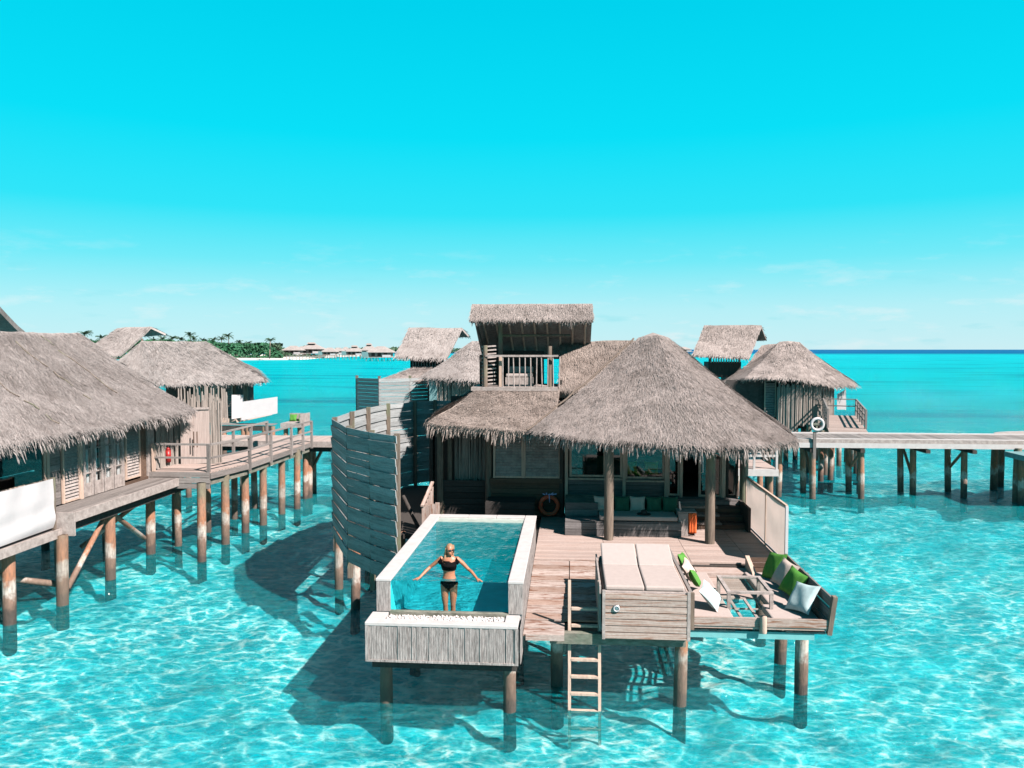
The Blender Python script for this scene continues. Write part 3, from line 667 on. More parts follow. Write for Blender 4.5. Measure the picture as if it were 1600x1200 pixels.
for s_ in (-1, 1):
    limb(m, [((s_*.085, 0, .83), .092), ((s_*.088, -.005, .62), .076), ((s_*.078, -.01, .45), .053), ((s_*.078, .0, .40), .050), ((s_*.075, .02, .27), .052), ((s_*.07, .02, .09), .033)])
    limb(m, [((s_*.07, .02, .05), .036), ((s_*.075, -.12, .025), .028)]); ball(m, (s_*.07, .03, .035), (.035, .04, .035), 8)
    ball(m, (s_*.068, -.088, 1.27), (.062, .048, .055), 10)
    hx = .575 if s_ < 0 else .60; sh = (s_*.165, .0, 1.385); el = (s_*.395, .03, 1.195 if s_ < 0 else 1.165); wr = (s_*hx, -.19, 1.035)
    limb(m, [(sh, .050), ((s_*.27, .015, 1.30), .042), (el, .034), ((s_*.47, -.05, 1.135), .033), (wr, .023)])
    pm = (s_*(hx+.045), -.235, 1.028); m.bar(wr, pm, .07, .026); limb(m, [(wr, .022), (pm, .021)])
    for q, (sp_, l_) in enumerate(((-.030, .062), (-.010, .075), (.010, .070), (.028, .055))):   # fingers curl over the rim
        b0 = (s_*(hx+.045)+s_*sp_*.3+sp_*0, -.235-sp_*.9, 1.026); k = (b0[0]+s_*l_*.55, b0[1]-l_*.15, 1.024); e = (k[0]+s_*l_*.42, k[1]-l_*.12, 1.004)
        limb(m, [(b0, .0095), (k, .0085), (e, .0075)])
    limb(m, [((s_*(hx+.01), -.235, 1.025), .010), ((s_*(hx+.02), -.272, 1.02), .009), ((s_*(hx+.035), -.292, 1.008), .008)])
HD = Vector((.02, -.02, 1.575))               # head, turned to her left and tipped
limb(m, [((0, .01, 1.42), .052), ((.008, -.005, 1.52), .048)])
ball(m, HD, (.073, .088, .105), 14); ball(m, HD+Vector((.012, -.045, -.05)), (.045, .048, .055), 10)
fd = Vector((.62, -.75, -.18)).normalized()
ball(m, HD+fd*.094+Vector((0, 0, -.012)), (.014, .016, .022), 8); ball(m, HD+fd*.078+Vector((0, 0, -.055)), (.022, .016, .011), 8); ball(m, HD+fd*.065+Vector((0, 0, -.088)), (.024, .022, .018), 8)
for s_ in (-1, 1): ball(m, HD+Vector((s_*.05, s_*.04, -.01))+Vector((s_*.02, .02, 0)), (.012, .016, .026), 8)
m.v = [(a+PX, b+PY, c+PZ) for a, b, c in m.v]
bd = ob('body', m, 'skin', pr_, True)
rm = bd.modifiers.new('join', 'REMESH'); rm.mode = 'VOXEL'; rm.voxel_size = .0068; rm.use_smooth_shade = True
sm = bd.modifiers.new('soft', 'SMOOTH'); sm.factor = .5; sm.iterations = 5
# hair: cap plus long strands on her right shoulder
m = MB(); ball(m, HD+Vector((-.006, .022, .016)), (.086, .092, .108), 14)
for i in range(46):
    a = random.uniform(2.3, 5.9-3.1*(i % 2)); a = random.uniform(-.1, 3.4)
    p = HD+Vector((.075*math.cos(a), .03+.07*math.sin(a), .03+random.uniform(-.03, .06))); q = p+Vector((-.02+random.uniform(-.02, .02), .02, -.13)); r_ = q+Vector((-.03+random.uniform(-.02, .02), .02, -.14-random.random()*.06))
    m.tube(p, q, .016, .014, 5); m.tube(q, r_, .014, .005, 5)
for i in range(30):
    p = HD+Vector((-.065-random.random()*.015, -.02+random.random()*.05, .04)); q = p+Vector((-.015, -.01, -.14)); r_ = q+Vector((-.01+random.uniform(-.03, .02), -.03+random.uniform(-.02, .02), -.17-random.random()*.06)); m.tube(p, q, .014, .013, 5); m.tube(q, r_, .013, .004, 5)
# keep the face free of hair
m.v = [((v[0]+PX, v[1]+PY, v[2]+PZ)) for v in m.v]
hp = ob('hair', m, 'hair', pr_, True)
m = MB()
gx = fd.cross(Vector((0, 0, 1))).normalized()
for s_ in (-1, 1): ball(m, HD+fd*.083+gx*s_*.032+Vector((0, 0, .018)), (.027, .020, .021), 10)
m.bar(HD+fd*.088-gx*.05+Vector((0, 0, .024)), HD+fd*.088+gx*.05+Vector((0, 0, .024)), .008, .008)
for s_ in (-1, 1): m.bar(HD+fd*.084+gx*s_*.058+Vector((0, 0, .022)), HD-fd*.01+gx*s_*.078+Vector((0, 0, .015)), .006, .008)
m.v = [((v[0]+PX, v[1]+PY, v[2]+PZ)) for v in m.v]; ob('sunglasses', m, 'lens', pr_)
def cloth(name, z0, z1, keep, grow=.012):
    rings = []; k = 26
    for i in range(k+1):
        z = z0+(z1-z0)*i/k
        for (c0, a0, b0), (c1, a1, b1) in zip(TOR[:-1], TOR[1:]):
            if c0[2] <= z <= c1[2]:
                t = (z-c0[2])/(c1[2]-c0[2]); bust = .034*max(0, 1-abs(z-1.27)/.085) if z > 1.15 else 0
                rings.append(((c0[0], c0[1]*(1-t)+c1[1]*t-bust*.5, z), a0*(1-t)+a1*t+grow, b0*(1-t)+b1*t+grow+bust)); break
    V, F = loft(rings, 36, False); m = MB()
    F = [f for f in F if keep(sum((Vector(V[i]) for i in f), Vector())/4)]
    used = sorted({i for f in F for i in f}); mp_ = {a: b for b, a in enumerate(used)}
    m.v = [(V[i][0]+PX, V[i][1]+PY, V[i][2]+PZ) for i in used]; m.f = [tuple(mp_[i] for i in f) for f in F]
    o = ob(name, m, 'bikini', pr_, True); sd = o.modifiers.new('thick', 'SOLIDIFY'); sd.thickness = .004; sd.offset = 1; return o
cloth('bikini_bottom', .765, .945, lambda p: p.z > .765+abs(p.x)*.78 if p.y < 0 else p.z > .765+abs(p.x)*.45, .009)
top = cloth('bikini_top', 1.165, 1.36, lambda p: (p.z < 1.315 or (p.y < 0 and abs(p.z-(1.335-.06*p.x/.15)) < .03)))
m = MB()
for s_ in (-1, 1):                            # off-shoulder bands
    for i in range(10):
        t0, t1 = i/10*2*math.pi, (i+1)/10*2*math.pi
        def bp_(t, k): return Vector((s_*(.175+.030*k), 0, 1.345-.045*k+.0*t))+Vector((s_*.045*math.cos(t)*.6, .062*math.sin(t), .045*math.cos(t)))
        m.quad(bp_(t0, -1), bp_(t1, -1), bp_(t1, 1), bp_(t0, 1))
m.bar((-.16, -.085, 1.33), (.02, -.12, 1.265), .01, .04); m.bar((.16, -.085, 1.345), (-.03, -.12, 1.275), .01, .04)
m.v = [((v[0]+PX, v[1]+PY, v[2]+PZ)) for v in m.v]; ob('shoulder_band', m, 'bikini', pr_, True)

# ================================================================== DAYBED
db = thing('daybed_box', 'tall plank box daybed platform between the swim ladder and the sunken lounge', 'daybed', (1.5, 15, 1.5))
for i in range(7): piece('board', 'box', db, (.70, 15.0+.004*(i % 2), 1.575+.131*i), (2.30, 15.0+.004*(i % 2), 1.575+.131*i), .113, .035, (0, 1, 0))
for i in range(7): piece('board', 'box', db, (.69, 15.03, 1.575+.131*i), (.69, 17.6, 1.575+.131*i), .113, .03, (1, 0, 0))
for i in range(7): piece('board', 'box', db, (2.33, 15.03, 1.575+.131*i), (2.33, 17.6, 1.575+.131*i), .113, .03, (1, 0, 0))
for xx in (.685, 2.335): slab('corner_post', db, xx-.03, xx+.03, 14.975, 15.035, 1.50, 2.47, 'pale')
slab('top_frame', db, .72, 2.30, 15.03, 17.6, 2.36, 2.43, 'pale'); slab('side_panel', db, .60, .635, 15.1, 17.5, 1.62, 2.52, 'pale')
slab('back_panel', db, .7, 2.32, 17.6, 17.64, 1.6, 2.44, 'pale'); slab('base_rail', db, .72, 2.3, 15.05, 15.12, 1.50, 1.56, 'pale')
m = MB(); m.tube((.93, 14.985, 2.12), (.93, 14.955, 2.12), .075, .07, 20); o = ob('round_lamp', m, 'metal', db, True)
ob('lamp_ring', MB().torus((.93, 14.955, 2.12), .052, .012, (0, 1, 0)), 'white', o, True)
mt = thing('sunbed_mattress', 'pair of beige sun mattresses side by side with raised pale heads on the plank box', 'mattress', (1.5, 16.3, 2.44))
for k, (xa, xb) in enumerate(((.72, 1.485), (1.505, 2.27))):
    mattress('foot_cushion', mt, 'cushion', xa, xb, 15.12, 16.62, 2.432, 2.53)
    m = MB(); a = math.radians(14); c_, s2 = math.cos(a), math.sin(a); P = []
    for (y, z) in ((0, 0), (.98, 0), (.98, .10), (0, .10)):
        P.append((16.63+y*c_-z*s2, 2.44+y*s2+z*c_))
    V = [(xx, y, z) for xx in (xa, xb) for y, z in P]; m.add(V, [(0, 1, 2, 3), (7, 6, 5, 4), (0, 4, 5, 1), (1, 5, 6, 2), (2, 6, 7, 3), (3, 7, 4, 0)])
    ob('head_cushion', m, 'cushion2', mt, bevel=.03)

# ================================================================== SUNKEN LOUNGE
lg = thing('sunken_lounge', 'low wooden sitting corner built out over the sea with bench sides and an open middle', 'lounge', (3.8, 17.3, 1.4))
for xa, xb in ((2.42, 3.78), (3.88, 5.12)): piece('front_board', 'box', lg, (xa, 15.34, 1.79), (xb, 15.34, 1.79), .17, .05, (0, 1, 0))
piece('front_board', 'box', lg, (2.42, 15.36, 1.675), (5.1, 15.36, 1.675), .05, .05, (0, 1, 0))
pole('rail_post', 'frame', lg, (3.83, 15.28, 1.60), (3.83, 15.28, 1.93), .07)
deckboards(lg, 'grey', 2.45, 3.32, 15.40, 19.5, 1.60, .16, along='y', name='bench_board'); deckboards(lg, 'grey', 4.30, 5.08, 15.40, 19.5, 1.60, .16, along='y', name='bench_board')
deckboards(lg, 'deck', 3.33, 4.29, 17.5, 19.5, 1.58, .16, name='floor_board')
for x in (3.42, 3.62, 3.95, 4.2): piece('net_slat', 'pale', lg, (x, 15.42, 1.56), (x, 17.48, 1.56), .06, .03)
for y in (15.6, 16.2, 16.9): piece('net_slat', 'pale', lg, (3.34, y, 1.53), (4.28, y, 1.53), .05, .025)
piece('step_box', 'deck', lg, (3.15, 19.25, 1.64), (4.45, 19.25, 1.64), .55, .13)
piece('backrest_board', 'grey', lg, (5.16, 15.32, 1.95), (5.16, 18.9, 1.95), .22, .04, (1, 0, 0)); piece('backrest_board', 'grey', lg, (5.19, 15.32, 2.19), (5.19, 18.7, 2.19), .22, .04, (1, 0, 0))
piece('backrest_board', 'grey', lg, (5.13, 15.32, 1.72), (5.13, 19.1, 1.72), .22, .04, (1, 0, 0))
piece('end_post', 'post', lg, (5.12, 15.36, 1.58), (5.20, 15.30, 2.36), .09, .12); piece('end_post', 'post', lg, (5.14, 17.1, 1.58), (5.20, 17.1, 2.3), .08, .08)
piece('end_post', 'post', lg, (2.44, 15.32, 1.62), (2.44, 15.32, 2.36), .10, .08)
piece('side_rail', 'grey', lg, (2.44, 15.35, 2.30), (2.44, 19.3, 2.28), .06, .09); piece('side_board', 'brown', lg, (2.42, 15.40, 2.05), (2.42, 19.3, 2.05), .25, .03, (1, 0, 0))
m = MB(); m.add([(4.42, 19.5, 1.58), (4.52, 19.5, 1.58), (4.52, 18.55, 1.58), (4.42, 18.55, 1.58), (4.42, 19.5, 2.02), (4.52, 19.5, 2.02), (4.52, 18.75, 1.80), (4.42, 18.75, 1.80)], [(0,1,2,3),(4,7,6,5),(0,4,5,1),(1,5,6,2),(2,6,7,3),(3,7,4,0)])
ob('end_wedge', m, 'brown' if False else 'frame', lg)
boards_v('back_board', lg, 'brown', 4.54, 5.12, 19.42, 1.62, 2.00, .13)
for nm, xa, xb, ya, yb, lb in (('bench_cushion', 2.50, 3.36, 15.42, 17.0, 'front beige bench cushion beside the daybed box, under the pale aqua pillow'), ('bench_cushion', 2.50, 3.36, 17.03, 18.9, 'rear beige bench cushion beside the daybed box, under the green pillows'),
                      ('bench_cushion', 4.12, 5.06, 15.42, 16.6, 'front beige bench cushion at the outer corner over the sea'), ('bench_cushion', 4.28, 5.06, 16.63, 19.0, 'long rear beige bench cushion on the outer side of the lounge'),
                      ('bench_cushion', 3.38, 4.10, 15.42, 15.80, 'narrow beige cushion bridging the open middle at the front rail')):
    o = mattress(nm, None, 'cushion', xa, xb, ya, yb, 1.62, 1.75 if xa < 3.37 or xa > 4 else 1.74); tag(o, lb, 'cushion')
tb = thing('coffee_table', 'square glass topped coffee table with a pale wooden frame in the sunken lounge', 'table', (3.8, 16.85, 1.56))
for x, y in ((3.36, 16.28), (4.24, 16.28), (3.36, 17.38), (4.24, 17.38)): piece('leg', 'pale', tb, (x, y, 1.56), (x, y, 2.06), .07, .07)
for a, b in (((3.32, 16.28), (4.28, 16.28)), ((3.32, 17.38), (4.28, 17.38)), ((3.36, 16.32), (3.36, 17.34)), ((4.24, 16.32), (4.24, 17.34))): piece('top_rail', 'pale', tb, (*a, 2.09), (*b, 2.09), .08, .05)
slab('glass_top', tb, 3.40, 4.20, 16.32, 17.34, 2.085, 2.097, 'clear')
G = 'loose pillows on the sunken lounge'; R = math.radians
pillow('bright green pillow farthest back beside the daybed mattress', 'green', (2.76, 18.5, 2.08), .5, (R(62), R(8), R(70)), G)
pillow('pale beige pillow squeezed between two green ones beside the daybed', 'beige', (2.78, 17.95, 2.06), .48, (R(60), R(-12), R(75)), G)
pillow('small green pillow in front of the pale beige one by the daybed', 'green', (2.84, 17.45, 2.02), .42, (R(58), R(20), R(80)), G)
pillow('pale aqua pillow at the front left corner of the lounge', 'paleteal', (2.98, 16.25, 2.02), .56, (R(48), R(-10), R(70)), G)
pillow('large green pillow at the foot of the fabric screen', 'green', (4.86, 18.45, 2.06), .68, (R(62), R(-8), R(-68)), G)
pillow('beige pillow between the two green ones on the outer backrest', 'beige', (4.90, 17.70, 2.09), .64, (R(60), R(6), R(-72)), G)
pillow('green pillow behind the white aqua one on the outer backrest', 'green', (4.92, 17.10, 2.07), .62, (R(62), R(10), R(-70)), G)
pillow('white and pale aqua pillow at the outer front corner of the lounge', 'paleteal', (4.84, 16.15, 2.05), .66, (R(52), R(-6), R(-60)), G)

# ================================================================== PRIVACY SCREEN on the deck
ps = thing('privacy_screen', 'beige fabric screen in a white frame along the right edge of the deck', 'screen', (5.5, 21.3, ZU))
ya, yb = W(1228, 884, z=ZU).y, W(1168, 822, z=ZU).y; xs_ = W(1228, 884, z=ZU).x; ZT = ZU+1.50
for y in (ya, (ya+yb)/2-.2, yb): piece('frame_post', 'white' if y == ya else 'frame', ps, (xs_, y, ZU), (xs_, y, ZT), .07, .07)
piece('top_rail', 'frame', ps, (xs_, ya, ZT), (xs_, yb, ZT), .06, .06); piece('bottom_rail', 'white', ps, (xs_, ya, ZU+.07), (xs_, yb, ZU+.07), .05, .05)
ym = (ya+yb)/2-.2
for a, b in ((ya+.05, ym-.05), (ym+.05, yb-.05)):
    m = MB(); nn = 24
    for j in range(nn+1):
        for i in range(nn+1):
            u, v = i/nn, j/nn; m.v.append((xs_-.012+.018*math.sin(9*v+2.5*math.sin(3*u))*math.sin(math.pi*u), a+(b-a)*u, ZU+.1+(1.37)*v))
    for j in range(nn):
        for i in range(nn): m.f.append((j*(nn+1)+i, j*(nn+1)+i+1, (j+1)*(nn+1)+i+1, (j+1)*(nn+1)+i))
    ob('fabric_panel', m, 'fabric', ps, True)

# ================================================================== MAIN VILLA
ZF = 2.52                                     # indoor floor
mv = thing('water_villa', 'large thatched villa in the middle with a lookout tower, right behind the glass pool', 'villa', (1, 26, 0))
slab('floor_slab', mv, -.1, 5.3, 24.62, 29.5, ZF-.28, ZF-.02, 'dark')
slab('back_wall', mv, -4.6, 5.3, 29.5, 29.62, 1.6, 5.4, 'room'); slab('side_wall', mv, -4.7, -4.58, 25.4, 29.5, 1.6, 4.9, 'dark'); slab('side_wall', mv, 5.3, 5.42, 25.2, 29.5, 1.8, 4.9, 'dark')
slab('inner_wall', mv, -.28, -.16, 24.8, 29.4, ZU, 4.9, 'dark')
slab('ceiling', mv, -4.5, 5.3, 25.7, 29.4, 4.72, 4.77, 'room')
FY = 24.6
# left bay: reed wall, low dark boards, bench
piece('corner_post', 'post', mv, (-4.25, 25.0, .6), (-4.25, 25.0, 4.95), .2, .2); piece('corner_post', 'post', mv, (-3.95, 25.1, 1.6), (-3.95, 25.1, 4.9), .14, .14)
sticks('reed_panel', mv, (-3.8, 25.3), (-2.6, 25.3), 2.9, 4.9, 'reed', .06)
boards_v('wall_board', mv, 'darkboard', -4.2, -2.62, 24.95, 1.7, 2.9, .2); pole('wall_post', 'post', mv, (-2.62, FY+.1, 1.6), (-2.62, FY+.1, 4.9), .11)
slab('bath_deck', mv, -4.4, -.9, 21.4, 24.6, 1.62, 1.74, 'dark'); piece('bath_step', 'brown', mv, (-4.1, 22.9, 1.9), (-2.4, 22.9, 1.9), .8, .1)
# shuttered window pair
xa, xb = W(771, 745, y=FY).x, W(876, 745, y=FY).x; xm = W(818, 745, y=FY).x
shutter(mv, (xa, FY), (xm, FY), 3.05, 4.75, lv=.09); shutter(mv, (xm, FY), (xb, FY), 3.05, 4.75, lv=.09)
piece('sill_board', 'brown', mv, (xa-.1, FY-.03, 2.97), (xb+.05, FY-.03, 2.97), .14, .08, (0, 1, 0))
boards_v('wall_board', mv, 'brown', xa-.1, xb+.05, FY+.04, 1.8, 2.89, .18)
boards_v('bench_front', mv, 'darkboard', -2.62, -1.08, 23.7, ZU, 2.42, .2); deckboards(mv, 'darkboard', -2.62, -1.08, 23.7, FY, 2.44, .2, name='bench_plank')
slab('wall_backing', mv, -4.5, xb+.05, 25.36, 25.42, 1.6, 4.7, 'room'); slab('wall_backing', mv, xa-.1, -.3, FY+.10, FY+.14, 1.6, 3.04, 'room'); slab('wall_backing', mv, -.1, 5.3, FY+.10, FY+.14, 1.7, 2.5, 'room')
# window wall
Xp = lambda px: W(px, 745, y=FY).x
piece('wall_post', 'frame', mv, (Xp(885), FY-.04, 2.2), (Xp(885), FY-.04, 4.85), .10, .10, (0, 1, 0)); piece('wall_post', 'dark', mv, (Xp(880)-.06, FY, 1.8), (Xp(880)-.06, FY, 4.85), .12, .12, (0, 1, 0))
windowf(mv, (Xp(890), FY), (Xp(946), FY), 3.12, 4.8); windowf(mv, (Xp(948), FY), (Xp(972), FY), 3.12, 4.8); windowf(mv, (Xp(977), FY), (Xp(1038), FY), 3.08, 4.8)
piece('wall_post', 'frame', mv, (Xp(975), FY-.05, 2.45), (Xp(975), FY-.05, 4.85), .10, .08, (0, 1, 0)); piece('wall_post', 'frame', mv, (Xp(1040)+.02, FY-.05, 2.45), (Xp(1040)+.02, FY-.05, 4.85), .12, .1, (0, 1, 0))
windowf(mv, (Xp(1043), FY), (Xp(1062), FY), 2.55, 4.8); piece('wall_post', 'frame', mv, (Xp(1064), FY-.05, 2.45), (Xp(1064), FY-.05, 4.85), .09, .08, (0, 1, 0))
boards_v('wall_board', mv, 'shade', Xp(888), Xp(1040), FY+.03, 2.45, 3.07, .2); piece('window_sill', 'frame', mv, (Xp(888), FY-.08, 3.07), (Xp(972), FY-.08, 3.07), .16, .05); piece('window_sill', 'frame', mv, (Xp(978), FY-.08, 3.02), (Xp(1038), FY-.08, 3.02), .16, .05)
# sliding door, half open
windowf(mv, (Xp(1092), FY+.05), (Xp(1128), FY+.05), 2.52, 4.8, name='door'); piece('door_handle', 'metal', mv, (Xp(1098), FY-.02, 3.3), (Xp(1098), FY-.02, 3.8), .03, .03, (0, 1, 0))
piece('wall_post', 'frame', mv, (Xp(1130), FY-.05, 2.45), (Xp(1130), FY-.05, 4.85), .12, .08, (0, 1, 0))
windowf(mv, (Xp(1135), FY+.02), (Xp(1153), FY+.02), 2.52, 4.8, 'dark'); pole('corner_post', 'post', mv, (Xp(1160)-.02, FY-.3, 1.6), (Xp(1160)-.02, FY-.3, 4.9), .13)
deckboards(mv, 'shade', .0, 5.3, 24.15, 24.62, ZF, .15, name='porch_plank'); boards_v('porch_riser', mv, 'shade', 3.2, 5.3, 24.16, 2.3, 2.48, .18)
for k in range(3):
    z = 2.34-.18*k; y = 24.0-.33*k
    piece('stair_tread', 'grey' if k else 'deck', mv, (3.35, y, z), (4.55, y, z), .34, .06); piece('stair_tread', 'darkboard', mv, (4.57, y, z), (5.25, y, z), .34, .06)  # left boards pale as sunlit, right ones dark: light put into colour
    piece('stair_riser', 'brown', mv, (3.35, y-.13, z-.10), (5.25, y-.13, z-.10), .12, .03, (0, 1, 0))
slab('stair_cheek', mv, 5.26, 5.34, 22.9, 24.2, ZU, ZF, 'dark')
# built-in sofa platform
sy = W(880, 836, z=ZU).y
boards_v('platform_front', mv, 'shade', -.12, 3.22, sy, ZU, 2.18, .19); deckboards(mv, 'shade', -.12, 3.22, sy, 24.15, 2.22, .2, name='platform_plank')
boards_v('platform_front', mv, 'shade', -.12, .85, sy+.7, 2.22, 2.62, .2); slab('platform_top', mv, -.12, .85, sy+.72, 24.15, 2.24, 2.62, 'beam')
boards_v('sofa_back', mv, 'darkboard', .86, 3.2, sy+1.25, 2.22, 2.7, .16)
# pillars of the veranda
for px, py in ((951, 843), (1109, 849)):
    p = W(px, py, z=ZU); pole('veranda_pillar', 'post', mv, (p.x, p.y, ZU), (p.x, p.y, 4.72), .135)
for x, y in ((-4.2, 25), (-2.6, 26), (-2.6, 29), (0, 26.5), (2.6, 27), (5.2, 26.5), (5.2, 29.3), (0, 29.3), (-4.4, 29.3), (2.6, 29.3)): pile(mv, x, y, 2.2, .14)
# veranda roof: broad hip over the terrace
AP = [(2.35, 26.6, 7.60), (2.95, 26.2, 7.68), (3.35, 26.7, 7.62), (3.2, 27.4, 7.6), (2.5, 27.4, 7.6)]
EV = [tuple(W(829, 673, y=22.9)), tuple(W(915, 684, y=21.75)), (1.9, 22.0, 4.55), (3.65, 21.55, 4.50), (5.3, 21.85, 4.52), (6.62, 22.9, 4.56), (7.1, 25.6, 4.6), (6.6, 30.5, 4.6), (1, 31.5, 4.7)]
EV = [tuple(v) for v in (EV[0], EV[1])]+[(1.835, 21.22, 4.645), (3.49, 20.6, 4.62), (5.03, 20.72, 4.66), (6.32, 21.85, 4.68)]+EV[6:]
ai = [0, 0, 1, 1, 1, 2, 2, 3, 4]
pt = []
for k in range(8):
    a, b = AP[ai[k]], AP[ai[k+1]]
    pt.append((Vector(a), Vector(b)+Vector((.01, 0, 0)) if a == b else Vector(b), Vector(EV[k+1]), Vector(EV[k])))
r1 = roof(mv, pt, res=.4, dens=420, amp=.05)
cap_ = MB(); cv = [Vector((2.85, 26.75, 7.78))]+[Vector(p) for p in AP]; cap_.add(cv, [(0, 1, 2), (0, 2, 3), (0, 3, 4), (0, 4, 5), (0, 5, 1)]); ob('ridge_cap', cap_, 'thatch', r1, True)
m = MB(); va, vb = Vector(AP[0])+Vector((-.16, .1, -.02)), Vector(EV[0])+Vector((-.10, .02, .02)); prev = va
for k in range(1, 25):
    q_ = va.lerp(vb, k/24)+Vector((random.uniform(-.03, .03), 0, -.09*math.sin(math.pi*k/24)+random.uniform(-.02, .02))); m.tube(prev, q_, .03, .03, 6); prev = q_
ob('valley_shadow', m, 'valleyshade', r1)  # added dark tube draws the shadow line where the two roofs meet
ctr = Vector((2.9, 26.7, 0)); ln = []
for k in range(8):
    a, b = Vector(EV[k]), Vector(EV[k+1]); o_ = (a+b)/2-ctr; o_.z = 0; ln.append((a, b, o_))
fringe(r1, ln, dens=130, ln=.38)
# lower roof on the left and the block behind
LE, LR = W(668, 660, y=23.6), W(860, 677, y=23.2)
r2 = roof(mv, [((-3.35, 27.35, 5.76), (-.35, 27.35, 5.78), LR, LE), ((-3.6, 30.5, 5.8), (-3.35, 27.35, 5.76), LE, (-5.2, 30.6, 4.85))], 'thatchb', res=.4, dens=420)
fringe(r2, [(LE, LR, (0, -1, 0)), ((-5.2, 30.6, 4.85), LE, (-1, -.1, 0))], 'thatchb', dens=120, ln=.42)
r3 = roof(mv, [((-.40, 30.0, 7.52), (3.0, 30.0, 7.55), (3.0, 27.2, 5.74), (-.40, 27.2, 5.74))], 'thatchb', res=.4, dens=300, thick=.3)
slab('gable_wall', mv, -.36, -.26, 27.5, 30.5, 5.2, 6.1, 'dark')
# lookout tower
tw = mv; PZ2 = 5.86
slab('tower_platform', tw, -3.5, -.42, 27.1, 30.2, PZ2-.13, PZ2, 'pale'); slab('tower_base', tw, -3.3, -.6, 27.8, 30.2, 4.9, PZ2-.14, 'dark')
T1, T2 = W(737, 475, y=27.6), W(926, 473, y=27.6)
zr = T1.z; tr_ = roof(tw, [((T1.x, 27.7, zr), (T2.x, 27.7, zr), (T2.x+.02, 27.25, zr-.52), (T1.x-.02, 27.25, zr-.52))], res=.3, dens=1000, blade=.24, bw=.014, thick=.25, amp=.02)
fringe(tr_, [((T1.x, 27.25, zr-.50), (T2.x, 27.25, zr-.50), (0, -1, 0))], dens=110, ln=.26)
BKz, BKy = W(752, 556, y=31.2).z+.0, 31.2
back = roof(tw, [((T2.x, 27.7, zr), (T1.x, 27.7, zr), (T1.x, BKy, 6.95), (T2.x, BKy, 6.95))], res=.5, dens=0, thick=.16, amp=.02)
for i in range(9):
    x = T1.x+.35+(T2.x-T1.x-.6)*i/8; pole('rafter', 'frame', tw, (x, 27.5, zr-.30), (x+.02, BKy-.1, 6.74), .04)
pole('tie_beam', 'post', tw, (T1.x+.9, 28.6, 7.72), (T2.x-.8, 28.6, 7.72), .05)
sidep = MB(); sidep.add([(T1.x+.08, 27.45, zr-.4), (T1.x+.14, BKy, 6.8), (T1.x+.35, BKy, 6.2), (T1.x+.35, 28.5, 7.0), (T1.x+.14, 27.45, zr-.4), (T1.x+.2, BKy, 6.8), (T1.x+.41, BKy, 6.2), (T1.x+.41, 28.5, 7.0)], [(0, 1, 2, 3), (7, 6, 5, 4), (0, 3, 7, 4), (0, 4, 5, 1)])
ob('gable_edge', sidep, 'dark', tw)
for x, y, h in ((-3.02, 27.35, 7.35), (-2.55, 28.2, 8.3), (-.72, 27.5, 7.32), (-.72, 30, 7.2), (-3.1, 30, 7.2)): pole('tower_post', 'post', tw, (x, y, PZ2), (x, y, h), .085)
m = MB()
for i in range(11): m.bar((-3.14, 27.42+(i % 2)*.02, PZ2+.08+i*.135), (-2.66, 27.62+(i % 2)*.02, PZ2+.12+i*.135), .09, .05)
for i in range(11): pass
ob('slat_screen', m, 'pale', tw)
piece('railing', 'pale', tw, (-3.0, 27.28, 6.97), (-.42, 27.28, 6.97), .07, .07); piece('railing', 'pale', tw, (-.45, 27.3, 6.97), (-.45, 30, 6.97), .06, .06)
for i in range(11):
    x = -2.38+i*.2; pole('baluster', 'pale', tw, (x, 27.28, PZ2), (x+random.uniform(-.03, .03), 27.28, 6.95), .022)
piece('frame_post', 'frame', tw, (-2.48, 27.5, PZ2), (-2.48, 27.5, 6.95), .1, .1)
slab('back_wall', tw, -3.25, -1.0, 29.9, 30.0, PZ2, 7.15, 'dark'); slab('side_wall', tw, -3.3, -3.22, 28.0, 30.0, PZ2, 7.0, 'dark')
tg = thing('tower_daybed', 'small white cushioned bench behind the railing of the lookout tower', 'bench', (-1.9, 28.4, PZ2))
slab('base', tg, -2.35, -1.35, 28.0, 28.9, PZ2+.002, PZ2+.32, 'pale'); mattress('seat', tg, 'cushion2', -2.33, -1.37, 28.02, 28.9, PZ2+.33, PZ2+.45); mattress('backrest', tg, 'cushion2', -2.33, -1.37, 28.75, 28.9, PZ2+.46, PZ2+.7)
# rear gallery with railing seen past the right eave
gy = 30.0; ga = thing('rear_gallery', 'small white railed walkway landing behind the right side of the big thatched villa', 'walkway', (7, 31, 2.3))
gz = W(1190, 744, y=gy).z
slab('floor_beam', ga, 5.9, 8.02, gy, gy+.12, gz, gz+.26, 'coping'); deckboards(ga, 'deck', 5.9, 8.0, gy+.14, gy+2.6, gz+.27, .2, name='plank')
for x in (6.1, 7.1, 7.95): piece('post', 'coping', ga, (x, gy+.06, gz+.26), (x, gy+.06, gz+1.36), .08, .08)
for z in (gz+.78, gz+1.32): piece('rail', 'coping', ga, (5.9, gy+.06, z), (8.0, gy+.06, z), .06, .08, (0, 0, 1))
for x in (6.1, 7.1): piece('brace', 'coping', ga, (x, gy+1.6, gz+1.3), (x+.9, gy+1.6, gz+.4), .05, .06)
for z in (gz+.6, gz+1.0): piece('rail', 'coping', ga, (6.0, gy+2.5, z), (8, gy+2.5, z), .06, .05)
for x, y in ((7.8, 30.3), (6.4, 30.3), (7.9, 32.3)): pile(ga, x, y, gz+.05, .12)
